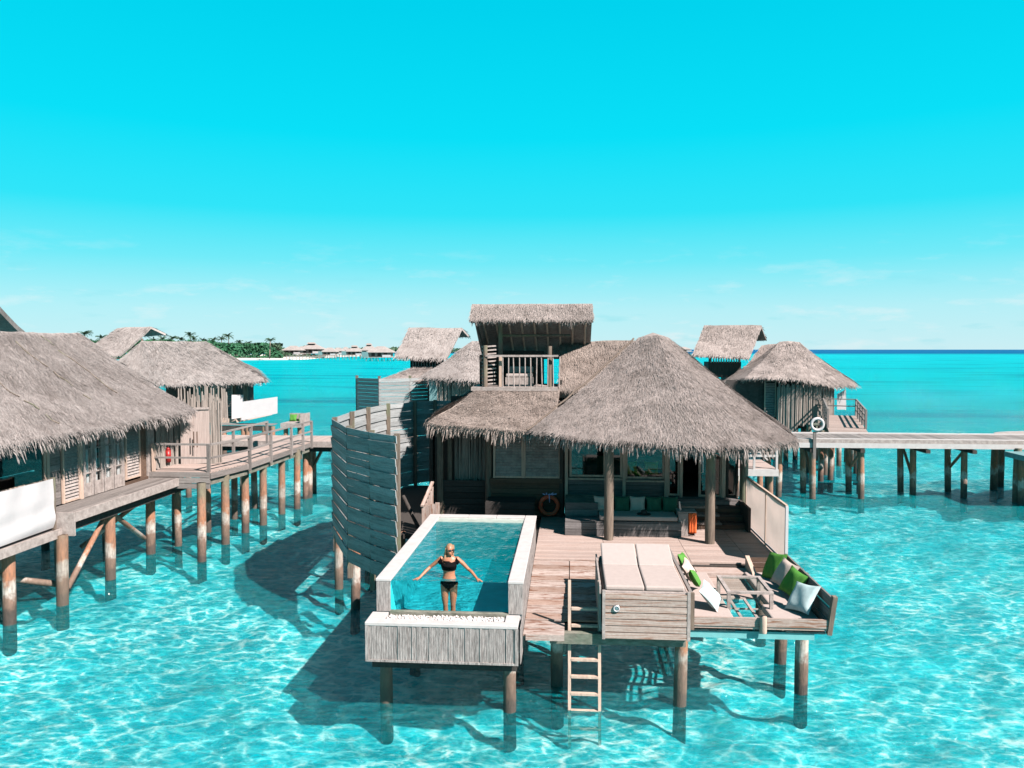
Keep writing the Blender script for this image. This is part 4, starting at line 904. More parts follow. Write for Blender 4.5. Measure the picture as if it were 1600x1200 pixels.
# bath railing stub by the pool
rs = thing('stub_railing', 'short weathered board railing at the left rear corner of the pool', 'railing', (-4.0, 22, 1.7))
for i in range(6): piece('board', 'box', rs, (-4.15+.0*i, 21.5+.27*i, 1.75), (-4.13, 21.5+.27*i, 2.68+.07*i), .02, .22, (0, 1, 0))
for i in range(4): piece('board', 'box', rs, (-4.12+.13*i, 21.4, 1.75), (-4.12+.13*i, 21.4, 2.74+.04*i), .12, .03, (0, 1, 0))
piece('rail', 'box', rs, (-4.16, 21.35, 2.76), (-4.16, 23.0, 3.16), .09, .05)

# things on the veranda
lb = thing('life_ring', 'red life ring with pale cord hanging on the dark wall under the eaves', 'life ring', W(858, 790, y=24.42))
ctrb = W(858, 790, y=24.46); ob('ring', MB().torus(ctrb, .28, .065, (0, 1, 0), 36, 12), 'red', lb, True)
m = MB()
for i in range(5): m.tube(ctrb+Vector((-.12+.05*i, -.08, .36)), ctrb+Vector((-.2+.11*i, -.09, .40+.03*(i % 2))), .022, .02, 6)
m.tube(ctrb+Vector((0, -.08, .40)), ctrb+Vector((.02, -.09, .12)), .018, .018, 6); ob('cord', m, 'lilac', lb, True)
sz = 2.24; o = mattress('sofa_cushion', None, 'cushion', .88, 3.12, sy+.03, sy+1.0, sz, sz+.13); tag(o, 'long beige seat cushion on the shaded sofa platform behind the pillars', 'cushion')
GP = 'pillows on the shaded sofa'
for px, mt_, lb_ in ((928+12, 'beige', 'beige pillow half hidden by the left veranda pillar'), (972, 'dkgreen', 'deep green pillow just right of the left veranda pillar'), (996, 'beige', 'beige pillow between two deep green ones on the shaded sofa'), (1022, 'dkgreen', 'deep green pillow behind the black sun hat'), (1047, 'dkgreen', 'deep green pillow at the right end of the shaded sofa')):
    p = W(px, 790, y=sy+.85); pillow(lb_, mt_, (p.x, sy+.85, sz+.33), .47, (R(76), 0, R(random.uniform(-6, 6))), GP)
m = MB(); hc = W(1006, 806, y=sy+.35); hc.z = sz+.135
V, F = loft([((hc.x, hc.y, hc.z), .21, .21), ((hc.x, hc.y, hc.z+.015), .2, .2), ((hc.x, hc.y, hc.z+.02), .1, .1), ((hc.x, hc.y, hc.z+.11), .085, .085), ((hc.x, hc.y, hc.z+.13), .05, .05)], 20); m.add(V, F)
solo('sun_hat', m, 'black', 'black sun hat lying on the long beige sofa cushion', 'hat', smooth=False)
bx = W(1061, 838, z=ZU); tbx = thing('towel_cabinet', 'pale narrow cabinet standing at the right end of the sofa platform', 'cabinet', (bx.x, bx.y, ZU))
slab('body', tbx, bx.x-.02, bx.x+.26, bx.y, bx.y+.45, ZU, ZU+.68, 'pale', bevel=.01); slab('top', tbx, bx.x-.04, bx.x+.50, bx.y-.02, bx.y+.47, ZU+.69, ZU+.72, 'pale'); slab('side', tbx, bx.x+.46, bx.x+.49, bx.y+.1, bx.y+.45, ZU, ZU+.68, 'pale')
for k, dx in enumerate((.29, .39)):
    m = MB(); nn = 10
    for j in range(nn+1):
        for i in range(7):
            u = i/6; v = j/nn; m.v.append((bx.x+dx+.085*u, bx.y+.03-.03*math.sin(u*9+k)-.02*math.sin(v*3), ZU+.68-.58*v))
    for j in range(nn):
        for i in range(6): m.f.append((j*7+i, j*7+i+1, (j+1)*7+i+1, (j+1)*7+i))
    o = solo('towel', m, 'orange', ('orange towel hanging nearest the pale cabinet side', 'orange towel hanging next to the first, nearer the pillar')[k], 'towel', 'orange towels on the cabinet', smooth=True); s2 = o.modifiers.new('thick', 'SOLIDIFY'); s2.thickness = .03
m = MB(); p = W(1063, 790, y=bx.y+.2); m.tube((p.x, p.y, ZU+.72), (p.x-.03, p.y, ZU+.98), .035, .02, 8); solo('bottle', m, 'metal', 'small dark bottle standing on top of the pale cabinet', 'bottle')
for px, lb_ in ((1017, 'lime green pillow behind the window glass, the larger and right one'), (984, 'lime green pillow behind the window glass, left of the other')):
    p = W(px, 741, y=FY+.9); pillow(lb_, 'lime', (p.x, FY+.75, 3.30), .46, (R(80), 0, 0), 'lime pillows behind the window')
slab('window_seat', mv, .3, 3.2, FY+.4, FY+1.4, ZF, 3.02, 'dkgreen'); slab('seat_back', mv, .3, 3.2, FY+1.41, FY+1.5, ZF, 3.6, 'dkgreen')

# ================================================================== ROUND BATH SCREEN
SC = [W(520, 654, z=5.1), W(541, 672, z=5.1), W(578, 677, z=5.1), W(620, 681, z=5.1)]
SC[1].y += .5; SC[2].y += .25
ring_ = [Vector((-4.21, 18.4, 0)), Vector((-5.05, 19.15, 0)), Vector((-5.95, 20.15, 0)), Vector((-7.2, 22.8, 0)), Vector((-7.3, 25.0, 0)), Vector((-7.25, 27.0, 0)), Vector((-6.95, 28.9, 0)), Vector((-6.2, 30.4, 0)), Vector((-5.5, 31.1, 0)), Vector((-4.4, 31.3, 0))]
sc = thing('round_bath_screen', 'tall curved board screen around the bath deck left of the glass pool', 'screen', (-6, 24, 1.4))
for k, (a, b) in enumerate(zip(ring_[:-1], ring_[1:])):
    zb = 1.45 if k < 6 else 1.8; n = 19; h = (5.1-zb)/n; d = (b-a).normalized(); nrm = Vector((d.y, -d.x, 0)); ct = Vector((-4.6, 25, 0))
    if nrm.dot((a+b)/2-ct) < 0: nrm = -nrm
    for i in range(n):
        z = zb+h*(i+.5); tl = nrm+Vector((0, 0, -.09)); j = random.uniform(-.012, .012)
        piece('board', 'screen', sc, a+Vector((0, 0, z+j))+nrm*.03*(i % 2), b+Vector((0, 0, z+random.uniform(-.012, .012)))+nrm*.03*(i % 2), h*(1.0 if random.random() > .18 else .93), .022, tl)
for k, a in enumerate(ring_):
    d = (Vector((-4.6, 25, 0))-Vector((a.x, a.y, 0))).normalized(); p = a+d*.09
    piece('screen_post', 'post', sc, (p.x, p.y, 1.0), (p.x, p.y, 5.14), .13, .11)
for x, y in ((-6.9, 22.37), (-5.96, 20.72), (-6.6, 24.6), (-4.6, 19.6), (-6.9, 27), (-5, 22.5), (-5, 28)): pile(sc, x, y, 1.75, .13)
slab('bath_floor', sc, -6.6, -4.5, 22.2, 30.3, 1.6, 1.74, 'dark'); pole('brace', 'dark', sc, (-4.4, 20.4, .9), (-5.6, 22.4, 1.7), .07); pole('brace', 'dark', sc, (-5.2, 23.6, 2.6), (-4.2, 22.6, 1.2), .06)

# ================================================================== LEFT VILLA (wall faces the water on the right)
lv = thing('water_villa', 'long thatched villa at the left edge with glazed doors and a white fabric screen', 'villa', (-17, 23, 0))
LX, LZ = -15.0, 2.62
slab('floor_slab', lv, -20.5, LX+.02, 14.5, 27.6, LZ-.3, LZ-.06, 'dark'); slab('inner_wall', lv, -20.4, -20.3, 14.5, 27.6, LZ, 4.9, 'room'); slab('end_wall', lv, -20.3, LX-.1, 27.6, 27.7, 2.0, 4.9, 'dark')
slab('ceiling', lv, -20.3, LX, 14.5, 27.6, 4.9, 4.95, 'room'); slab('end_wall', lv, -20.3, LX-.1, 14.4, 14.5, 2.0, 4.9, 'room')
def ly(px): return W(px, 700, x=LX).y
OX = (1, 0, 0); ZTT = 4.85
windowf(lv, (LX, 16.5), (LX, ly(69)), LZ, ZTT, outw=OX, bars=(3.45,)); piece('wall_post', 'frame', lv, (LX, ly(72), LZ-.3), (LX, ly(72), ZTT), .12, .12, OX)
boards_v_x = [piece('wall_board', 'grey', lv, (LX-.03, ly(76), LZ+.1+.2*i), (LX-.03, ly(94), LZ+.1+.2*i), .19, .03, OX) for i in range(11)]
shutter(lv, (LX, ly(96)), (LX, ly(123)), LZ, ZTT, outw=OX, lv=.1)
piece('wall_post', 'frame', lv, (LX, ly(125), LZ-.1), (LX, ly(125), ZTT), .12, .1, OX)
dd = [ly(v) for v in (127, 143, 159, 175, 191)]
for a, b in zip(dd[:-1], dd[1:]):
    f = windowf(lv, (LX+.02, a+.02), (LX+.02, b-.02), LZ, ZTT, 'pale', outw=OX, bars=(3.35, 4.1), name='door', fw=.12, gm='clear'); slab('kick_panel', f, LX+.005, LX+.035, a+.12, b-.12, LZ+.05, LZ+.42, 'pale')
for k in range(7): slab('curtain', lv, LX-.08, LX-.05, dd[0]+.25*k*1.3, dd[0]+.25*k*1.3+.2, LZ, ZTT, 'white')
shutter(lv, (LX, ly(195)), (LX, ly(218)), LZ+.15, ZTT, outw=OX, lv=.1)
slab('wall_panel', lv, LX-.08, LX-.02, ly(219), ly(229), LZ-.2, ZTT, 'brown'); slab('wall_panel', lv, LX-.05, LX+.02, ly(230), ly(240), LZ-.1, ZTT, 'pale')
piece('wall_base', 'brown', lv, (LX, ly(192), LZ-.08), (LX, ly(230), LZ-.08), .3, .05, OX)
sticks('reed_wall', lv, (LX, ly(241)), (LX+.1, 28.6), 2.75, 4.95, 'reed', .06)
deckboards(lv, 'grey', LX+.03, -13.95, 20.55, 26.6, 2.60, .22, along='y', cuts=(23.2,)); slab('deck_fascia', lv, -13.95, -13.88, 20.5, 26.6, 2.34, 2.61, 'pale'); slab('deck_fascia', lv, LX, -13.89, 20.43, 20.49, 1.95, 2.61, 'pale')
slab('deck_beam', lv, -20, -14.1, 20.6, 27.4, 2.05, 2.3, 'dark')
deckboards(lv, 'grey', -19.5, -14.32, 14.5, 20.4, 2.14, .2, along='y'); slab('deck_fascia', lv, -14.32, -14.24, 14.4, 20.42, 1.92, 2.16, 'pale')
fs = thing('fabric_screen', 'white fabric screen on the edge of the lower deck of the left villa', 'screen', (-14.4, 18, 2.15))
for y in (16.0, 20.3): piece('frame_post', 'post', fs, (-14.40, y, 2.16), (-14.40, y, 3.62), .09, .09)
piece('top_rail', 'pale', fs, (-14.4, 15.0, 3.56), (-14.4, 20.3, 3.56), .05, .05)
m = MB(); nn = 40
for j in range(13):
    for i in range(nn+1):
        u, v = i/nn, j/12; m.v.append((-14.34+.05*math.sin(v*13+u*4)*v*v+.02*math.sin(u*30+v*3)*(1-v), 15.0+5.26*u, 3.6-1.38*v))
for j in range(12):
    for i in range(nn): m.f.append((j*(nn+1)+i, j*(nn+1)+i+1, (j+1)*(nn+1)+i+1, (j+1)*(nn+1)+i))
ob('fabric_panel', m, 'white', fs, True)
for px, py, t_ in ((14, 975, 2.0), (97, 945, 2.0), (172, 905, 2.4), (235, 865, 2.4), (275, 838, 2.4)):
    p = W(px, py, z=0); pile(lv, p.x, p.y, t_, .16, (.05, 0))
for x in (-16.5, -18.8):
    for y in (16, 18.5, 21, 23.5, 26): pile(lv, x, y, 2.1, .14)
a, b, c_ = W(97, 940, z=0), W(172, 905, z=0), W(235, 865, z=0)
pole('brace', 'pile', lv, (a.x+.1, a.y+.1, .35), (b.x, b.y-.1, 2.1), .08); pole('brace', 'pile', lv, (c_.x-.1, c_.y-.2, .6), (b.x, b.y+.1, 2.1), .08); pole('brace', 'pile', lv, (a.x-.1, a.y, .5), (a.x-1.6, a.y-1.2, 1.1), .09); pole('brace', 'pile', lv, (c_.x, c_.y-.1, 2.1), (c_.x-1.5, c_.y-1.6, .6), .08)
A_, B_ = Vector((-14.05, 13.5, 4.74)), Vector((-14.05, 27.75, 4.95)); R1, R2 = Vector((-17.55, 19.0, 7.66)), Vector((-17.6, 26.4, 7.80))
r5 = roof(lv, [(R1, R2, B_, A_), (R2, R2+Vector((-.4, .3, -.03)), (-21.2, 28.6, 4.9), B_), (R2+Vector((-.4, .3, -.03)), R1, (-21.2, 13.5, 4.7), (-21.2, 28.6, 4.9))], 'thatchg', res=.45, dens=400, blade=.28, amp=.06)
fringe(r5, [(A_, B_, (1, 0, 0)), (B_, (-21.2, 28.6, 4.9), (.1, 1, 0))], 'thatchg', dens=120, ln=.40)
for yy in (16.8, 20.0, 22.6, 24.2):      # dark worn seams running down the slope
    m = MB(); p0_ = R1.lerp(R2, max(0, min(1, (yy-19)/7.4))); p1_ = A_.lerp(B_, (yy+.6-13.5)/14.25); prev = None
    for k in range(15):
        t = .12+.1*math.sin(yy)+.7*k/14; q_ = p0_.lerp(p1_, t); q_ = q_+Vector((.02, random.uniform(-.07, .07), .08*(nz3(q_, .9)+.5*nz3(q_, 2.3))-.10*math.sin(math.pi*t)*.8+.02))
        if prev is not None and random.random() < .8: m.tube(prev, q_, .016, .016, 5)
        prev = q_
    ob('thatch_seam', m, 'post', r5)
# its lookout roof, only the dark lower edge shows in the corner
q1, q2 = W(-60, 424, y=26), W(30, 519, y=27.5)
q1, q2 = W(-14, 462, y=26), W(40, 519, y=30)
roof(lv, [(q1+Vector((-7, 0, 0)), q1, q2, q2+Vector((-7, 0, 0)))], 'thatchg', res=.5, dens=0, thick=.2, amp=.02)
fx = thing('fire_extinguisher', 'red fire extinguisher hanging at the reed wall by the villa entrance', 'extinguisher', W(263, 715, y=27.4)); m = MB(); p = W(263, 722, y=27.4); m.tube(p, p+Vector((0, 0, .45)), .1, .1, 12); m.tube(p+Vector((0, 0, .45)), p+Vector((0, 0, .55)), .1, .03, 12); ob('cylinder', m, 'darkred', fx, True)
m = MB(); m.bar(p+Vector((-.06, 0, .6)), p+Vector((.1, 0, .62)), .03, .03); ob('valve', m, 'black', fx)
# door wall of reeds beside the entrance
dw = thing('reed_gate', 'pale reed gate with upright stick fence at the entrance of the left villa', 'gate', (-14, 28.6, 2.8))
p0, p1, p2 = W(283, 735, y=28.0), W(329, 732, y=28.4), W(346, 728, y=28.6)
m = MB(); n = 26
for i in range(n):
    t = i/n; p = p0.lerp(p1, t); m.box(p.x, p.x+(p1.x-p0.x)/n*.92, p.y, p.y+.03, 2.84, 4.98+random.uniform(-.02, .02))
ob('door_panel', m, 'reedlight', dw, kind='stuff'); piece('lintel', 'pale', dw, (p0.x, p0.y-.03, 4.95), (p1.x, p1.y-.03, 4.95), .05, .08)
for dx in (.55, .68): pole('handle', 'brown', dw, (p0.x+dx, p0.y-.06, 3.5), (p0.x+dx, p0.y-.06, 4.1), .02)
sticks('stick_fence', dw, (p1.x+.03, p1.y), (p2.x, p2.y), 2.8, 5.25, 'reed', .04, .03, .25)
sticks('stick_fence', dw, (p0.x-.5, p0.y+.8), (p2.x-.1, p2.y+.8), 4.6, 5.5, 'reed', .07, .035, .3)

# ================================================================== WALKWAY between the left villa and the jetty
wk = thing('curved_walkway', 'raised plank walkway with a railing bending away from the left villa', 'walkway', (-13, 31, 0))
ZW = 2.84
path = [(-12.75, 26.25), (-12.35, 28.4), (-12.3, 30.6), (-12.25, 33.0), (-12.2, 35.3)]
deckboards(wk, 'deck', -15.0, -12.8, 26.3, 28.2, ZW, .2)
for (ax, ay), (bx_, by) in zip(path[:-1], path[1:]):
    n = int((by-ay)/.17)
    for i in range(n):
        t = (i+.5)/n; x = ax+(bx_-ax)*t; y = ay+(by-ay)*t; piece('plank', 'deck', wk, (x-1.75 if y > 28.4 else x-.6, y, ZW-.02), (x, y, ZW-.02+random.uniform(-.004, .004)), .16, .04)
    piece('fascia_board', 'grey', wk, (ax+.02, ay, ZW-.14), (bx_+.02, by, ZW-.14), .2, .05, (1, 0, 0)); piece('stringer', 'beam', wk, (ax-.12, ay, ZW-.36), (bx_-.12, by, ZW-.36), .12, .22, (0, 0, 1))
for i in range(3): piece('fascia_board', 'grey', wk, (-15.0, 26.24, ZW-.10-.2*i), (-12.75, 26.24, ZW-.10-.2*i), .18, .05, (0, 1, 0))
rl = thing('walkway_railing', 'two rail timber railing along the near side of the curved walkway', 'railing', (-12.5, 30, ZW))
rp_ = [(-14.85, 26.32), (-12.78, 26.3), *path[1:]]
def onp(y):
    for (ax, ay), (bx_, by) in zip(path[:-1], path[1:]):
        if ay <= y <= by: return ax+(bx_-ax)*(y-ay)/(by-ay)
for x, y in ((-14.85, 26.32), (-12.80, 26.28)): piece('post', 'frame' if x < -14 else 'grey', rl, (x, y, ZW-.45 if x > -14 else ZW), (x, y, ZW+1.0), .10, .10)
for y in (28.6, 30.6, 32.8, 34.2, 35.3): piece('post', 'grey', rl, (onp(y)+.06, y, ZW-.3), (onp(y)+.06, y, ZW+1.0), .10, .10)
for (ax, ay), (bx_, by) in zip(rp_[:-1], rp_[1:]):
    for z, th in ((ZW+.98, .07), (ZW+.5, .06)): piece('rail', 'grey', rl, (ax+.05, ay, z), (bx_+.05, by, z), .08, th)
rl2 = thing('walkway_railing', 'timber railing along the far side of the curved walkway, starting at the stick fence', 'railing', (-14, 32, ZW))
for y in (29.4, 31.2, 33, 34.8): piece('post', 'grey', rl2, (-14.1, y, ZW-.2), (-14.1, y, ZW+1.0), .1, .1)
for z in (.5, .98): piece('rail', 'grey', rl2, (-14.1, 29.3, ZW+z), (-14.1, 34.9, ZW+z), .08, .07)
for px, py in ((315, 877), (352, 850), (383, 832), (411, 820), (440, 803), (464, 795), (483, 778)):
    p = W(px, py, z=0); pile(wk, p.x, p.y, ZW-.15, .15, (.04, 0))
for x, y in ((-14.2, 29.0), (-14.2, 31.4), (-14.2, 33.6), (-14.3, 26.9)): pile(wk, x, y, ZW-.2, .13)
jl = thing('left_jetty', 'straight plank jetty running behind the round screen from the curved walkway', 'jetty', (-11, 37, 0))
deckboards(jl, 'deck', -19, -4.5, 35.5, 37.9, ZW, .2, along='y'); slab('fascia_board', jl, -19, -4.5, 35.42, 35.48, ZW-.27, ZW, 'pale'); slab('beam', jl, -19, -4.5, 35.6, 35.8, ZW-.5, ZW-.28, 'dark')
for x in (-18.5, -15.8, -12.7, -9.6, -6.5):
    pile(jl, x, 35.9, ZW-.2, .14); pile(jl, x-.1, 37.5, ZW-.2, .14)
piece('brace', 'pile', jl, (-12.7, 35.9, .8), (-12.2, 37.5, 2.5), .12, .1)

# ================================================================== RIGHT JETTY
jr = thing('right_jetty', 'long straight plank jetty on braced piles crossing to the right edge', 'jetty', (20, 39, 0))
ZJ = 2.87
deckboards(jr, 'grey', 7.0, 36.0, 37.62, 40.6, ZJ, .17, along='y')
slab('edge_board', jr, 7.0, 36, 37.60, 37.85, ZJ+.003, ZJ+.06, 'coping'); slab('edge_board', jr, 7.0, 36, 40.35, 40.62, ZJ+.003, ZJ+.06, 'coping')
slab('fascia_board', jr, 7, 36, 37.53, 37.59, ZJ-.12, ZJ+.05, 'pale'); slab('fascia_board', jr, 7, 36, 37.50, 37.56, ZJ-.36, ZJ-.125, 'coping'); slab('beam', jr, 7, 36, 37.8, 38.0, ZJ-.4, ZJ-.06, 'dark'); slab('beam', jr, 7, 36, 40.1, 40.3, ZJ-.4, ZJ-.06, 'dark')
for k, (a, b) in enumerate((((1271, 780), (1256, 770)), ((1347, 780), (1327, 768)), ((1428, 773), (1408, 768)), ((1508, 778), (1482, 768)))):
    p, q_ = W(*a, z=0), W(*b, z=0); pile(jr, p.x, p.y+.1, ZJ-.3, .15, (-.05, 0)); pile(jr, q_.x, q_.y, ZJ-.3, .15, (-.1, 0)); slab('cross_beam', jr, p.x-.25, p.x-.05, 37.45, 40.5, ZJ-.58, ZJ-.41, 'dark')
    if k % 2: pole('brace', 'pile', jr, (p.x, p.y+.1, ZJ-.5), (q_.x, q_.y, 1.2), .07)
    else: pole('brace', 'pile', jr, (p.x, p.y+.1, .7), (q_.x, q_.y, ZJ-.5), .07)
for px, py in ((1552, 765), (1563, 760), (1587, 785)): p = W(px, py, z=0); pile(jr, p.x, p.y, ZJ-.3, .17)
for x in (24, 26.5, 29): pile(jr, x, 38.2, ZJ-.3, .15); pile(jr, x, 40.2, ZJ-.3, .15)
for x in (8.2, 10.2): pile(jr, x, 38.2, ZJ-.3, .15); pile(jr, x, 40.2, ZJ-.3, .15)
pf = thing('jetty_platform', 'rounded pale plank platform joining the jetty at the right edge', 'platform', (26, 42, 2.9))
m = MB(); P = [W(1538, 671, z=ZJ+.02)]; 
cx0, cy0 = 27.6, 40.7; pts = [(cx0+6.0*math.cos(t), cy0+1.7*math.sin(t)) for t in [math.pi*k/14 for k in range(15)]]
pts = pts+[(cx0-6, 40.63), (cx0+6, 40.63)]; n = len(pts); m.add([(a, b, ZJ-.1) for a, b in pts]+[(a, b, ZJ+.07) for a, b in pts], [tuple(range(n)), tuple(range(2*n-1, n-1, -1))]+[(i, (i+1) % n, n+(i+1) % n, n+i) for i in range(n)]); ob('deck_top', m, 'pale', pf)
for x in (24.5, 28, 31): pile(pf, x, 42, ZJ-.1, .15)
lk = thing('lower_landing', 'dark lower landing under the right end of the jetty', 'platform', (24, 36, 2)); slab('deck', lk, 20.3, 26, 35.3, 37.4, 2.2, 2.44, 'teal'); slab('beam', lk, 20.6, 26, 35.5, 35.7, 2.0, 2.19, 'dark'); slab('locker', lk, 22.2, 26, 36.2, 37.3, 2.45, 3.0, 'teal', bevel=.08)
for x, y in ((21, 37.1), (22.4, 35.7), (24.5, 35.7)): pile(lk, x, y, 2.1, .17)
wr_ = thing('life_ring', 'white life ring on a post at the near edge of the right jetty', 'life ring', W(1277, 690, y=37.4)); p = W(1277, 663, y=37.40)
ob('ring', MB().torus(p, .275, .07, (0, 1, 0), 32, 10), 'white', wr_, True); piece('post', 'grey', wr_, (p.x-.1, 37.44, 2.0), (p.x-.1, 37.44, p.z-.35), .14, .08, (0, 1, 0)); piece('mount', 'beam', wr_, (p.x-.28, 37.44, p.z), (p.x+.28, 37.44, p.z), .1, .04, (0, 1, 0)); piece('mount', 'beam', wr_, (p.x, 37.46, p.z-.4), (p.x, 37.46, p.z+.28), .08, .03, (0, 1, 0))

# ================================================================== REAR RIGHT VILLA
rv = thing('water_villa', 'thatched villa beyond the right jetty with a curved reed wall and a small lookout roof', 'villa', (14, 52, 0))
def Q(px, py, y): return W(px, py, y=y)
ap1, ap2 = Q(1218, 534, 54.5), Q(1250, 534, 54.5)
ev = [(Q(1128, 596, 52.5)), Q(1165, 590, 50.6), Q(1200, 589, 50.0), Q(1248, 592, 49.6), Q(1300, 602, 50.0), Q(1338, 599, 52.5), Q(1330, 592, 57)]
tops = [(ap1, ap1+Vector((.02, 0, 0))), (ap1, ap1+Vector((.3, 0, .02))), (ap1+Vector((.3, 0, .02)), ap2-Vector((.3, 0, 0))), (ap2-Vector((.3, 0, 0)), ap2), (ap2, ap2+Vector((0, .4, 0))), (ap2+Vector((0, .4, 0)), ap2+Vector((-.2, .8, 0)))]
r6 = roof(rv, [(a, b, ev[k+1], ev[k]) for k, (a, b) in enumerate(tops)], 'thatch', res=.6, dens=110, blade=.5, bw=.035)
c6 = Vector((14.4, 54, 0)); ln = []
for a, b in zip(ev[:-1], ev[1:]):
    o_ = (a+b)/2-c6; o_.z = 0; ln.append((a, b, o_))
fringe(r6, ln, dens=45, ln=.4, bw=.04)
w0, w1, w2, w3 = Q(1214, 668, 50.4), Q(1245, 668, 50.0), Q(1280, 662, 50.2), Q(1303, 650, 51.5)
sticks('reed_wall', rv, w0, w1, w1.z-.2, 4.9, 'reed', .07, .045, .15); sticks('reed_wall', rv, w1, w2, 2.4, 5.0, 'reed', .07, .045, .12); sticks('reed_wall', rv, w2, w3, 2.6, 5.1, 'reed', .07, .045, .15)
shutter(rv, (Q(1194, 640, 50.8).x, 50.8), (Q(1212, 640, 50.8).x, 50.8), 2.8, 5.2, 'frame', 'grey', lv=.16); slab('dark_wall', rv, 10.2, Q(1193, 640, 51).x, 51.0, 51.1, 2.5, 5.2, 'darkboard'); slab('room_core', rv, 11, 17, 51.8, 57, 2.4, 5.3, 'dark')
slab('floor_frame', rv, 10.5, 17.2, 50.6, 57, 2.1, 2.4, 'dark')
for x in (12.6, 13.3, 14.0, 14.7, 15.4, 16.1): pile(rv, x, 50.7+random.random(), 2.3, .16)
for x in (12, 14, 16): pile(rv, x, 54, 2.3, .16)
k1, k2, k3, k4 = Q(1100, 509, 55), Q(1190, 508, 55), Q(1172, 558, 52.4), Q(1082, 553, 52.4)
r7 = roof(rv, [(k1, k2, k3, k4), (k2, k1, k1+Vector((.6, 1.2, -.9)), k2+Vector((.6, 1.2, -.9)))], 'thatch', res=.6, dens=130, blade=.45, bw=.035, thick=.22); fringe(r7, [(k4, k3, (0, -1, 0))], dens=45, ln=.3, bw=.04)
b1, b2 = Q(1107, 572, 53.2), Q(1158, 572, 53.2); slab('lookout_box', rv, b1.x, b2.x, 53.2, 55, 5.3, 6.35, 'dark')
m = MB(); 
for i in range(12): x = b1.x+.15+(b2.x-b1.x-.3)*i/11; m.bar((x, 53.1, 6.3), (x, 53.1, 6.95), .07, .05)
ob('balusters', m, 'pale', rv, kind='stuff'); piece('rail', 'pale', rv, (b1.x, 53.1, 6.95), (b2.x, 53.1, 6.95), .07, .07); piece('rail', 'pale', rv, (b2.x+.1, 53.0, 6.0), (b2.x+1.2, 53.0, 6.2), .08, .08)
for x in (b1.x+.1, b2.x-.1): pole('tower_post', 'post', rv, (x, 53.3, 6.3), (x, 53.3, 7.3), .08)
r8 = roof(rv, [(Q(1190, 540, 56), Q(1222, 536, 56), Q(1215, 575, 52.5), Q(1150, 590, 52.5))], 'thatch', res=.7, dens=100, blade=.5, bw=.035)
rw = thing('entrance_ramp', 'sloping railed entrance walkway of the rear right villa', 'walkway', (14, 46, 2.9))
ra, rb = Vector((13.4, 40.7, ZJ)), Vector((16.0, 49.8, 3.05)); d_ = (rb-ra); n = 38; sd_ = Vector((1, -.28, 0)).normalized()
for i in range(n): c0 = ra+d_*((i+.5)/n); piece('plank', 'deck', rw, c0-sd_*.0, c0+sd_*1.9, .21, .04)
for e, nm in ((0, 'l'), (1.9, 'r')):
    for t in (.25, .45, .62, .8, 1): c0 = ra+d_*t+sd_*e; piece('post', 'grey', rw, c0, c0+Vector((0, 0, 1.05)), .11, .11)
    for z in (.4, .72, 1.03): piece('rail', 'grey', rw, ra+d_*.25+sd_*e+Vector((0, 0, z)), rb+sd_*e+Vector((0, 0, z)), .08, .07)
for px_, py_ in ((1289, 742), (1300, 735), (1311, 728), (1322, 722), (1331, 716), (1282, 752), (1340, 712), (1262, 738)):
    c0 = W(px_, py_, z=0); pile(rw, c0.x, c0.y, 2.8, .15)
for t in (.3, .6, .9):
    for e in (.2, 1.7): c0 = ra+d_*t+sd_*e; pile(rw, c0.x, c0.y, 2.8, .15)
piece('rail', 'grey', rw, rb+Vector((-.6, .4, 1.03)), rb+sd_*1.9+Vector((0, 0, 1.03)), .07, .06); piece('rail', 'grey', rw, rb+Vector((-.6, .4, .6)), rb+sd_*1.9+Vector((0, 0, .6)), .07, .06)
q_ = W(1308, 640, y=52); f_ = solo('fabric_screen', MB().add([q_, W(1322, 640, y=52), W(1322, 608, y=52), W(1308, 616, y=52), q_+Vector((0, .06, 0)), W(1322, 640, y=52.06), W(1322, 608, y=52.06), W(1308, 616, y=52.06)], [(0, 1, 2, 3), (7, 6, 5, 4), (0, 4, 5, 1), (1, 5, 6, 2), (2, 6, 7, 3), (3, 7, 4, 0)]) or MB(), 'white', 'x', 'screen') if False else None
m = MB(); m.add([q_, W(1322, 640, y=52), W(1322, 608, y=52), W(1308, 616, y=52), W(1308, 640, y=52.06), W(1322, 640, y=52.06), W(1322, 608, y=52.06), W(1308, 616, y=52.06)], [(0, 1, 2, 3), (7, 6, 5, 4), (0, 4, 5, 1), (1, 5, 6, 2), (2, 6, 7, 3), (3, 7, 4, 0)])
solo('fabric_screen', m, 'white', 'small slanted white fabric screen at the end of the rear right villa walkway', 'screen')

# ================================================================== REAR MIDDLE VILLA (behind the tower, left)
bv = thing('water_villa', 'thatched villa behind the main one, its big sloping lookout roof showing left of the tower', 'villa', (-8, 47, 0))
YB = 47.0
a1, a2, a3, a4 = Q(639, 513, 49), Q(722, 512, 49), Q(698, 560, YB), Q(617, 556, YB)
r9 = roof(bv, [(a1, a2, a3, a4), (a2, a1, a1+Vector((.7, 1.2, -.5)), a2+Vector((.35, .6, -.45)))], 'thatchg', res=.6, dens=130, blade=.45, bw=.035, thick=.15); fringe(r9, [(a4, a3, (0, -1, 0))], 'thatchg', dens=45, ln=.3, bw=.04)
b1, b2 = Q(641, 578, YB+.8), Q(690, 578, YB+.8); slab('lookout_box', bv, b1.x, b2.x, YB+.8, YB+2, 5.2, 6.9, 'dark')
m = MB()
for i in range(10): x = b1.x+.2+(b2.x-b1.x-.4)*i/9; m.bar((x, YB+.7, 6.0), (x, YB+.7, 6.7), .06, .05)
ob('balusters', m, 'pale', bv, kind='stuff')
c1, c2, c3, c4 = Q(650, 572, 47.5), Q(700, 574, 47.5), Q(690, 597, 45), Q(600, 590, 45)
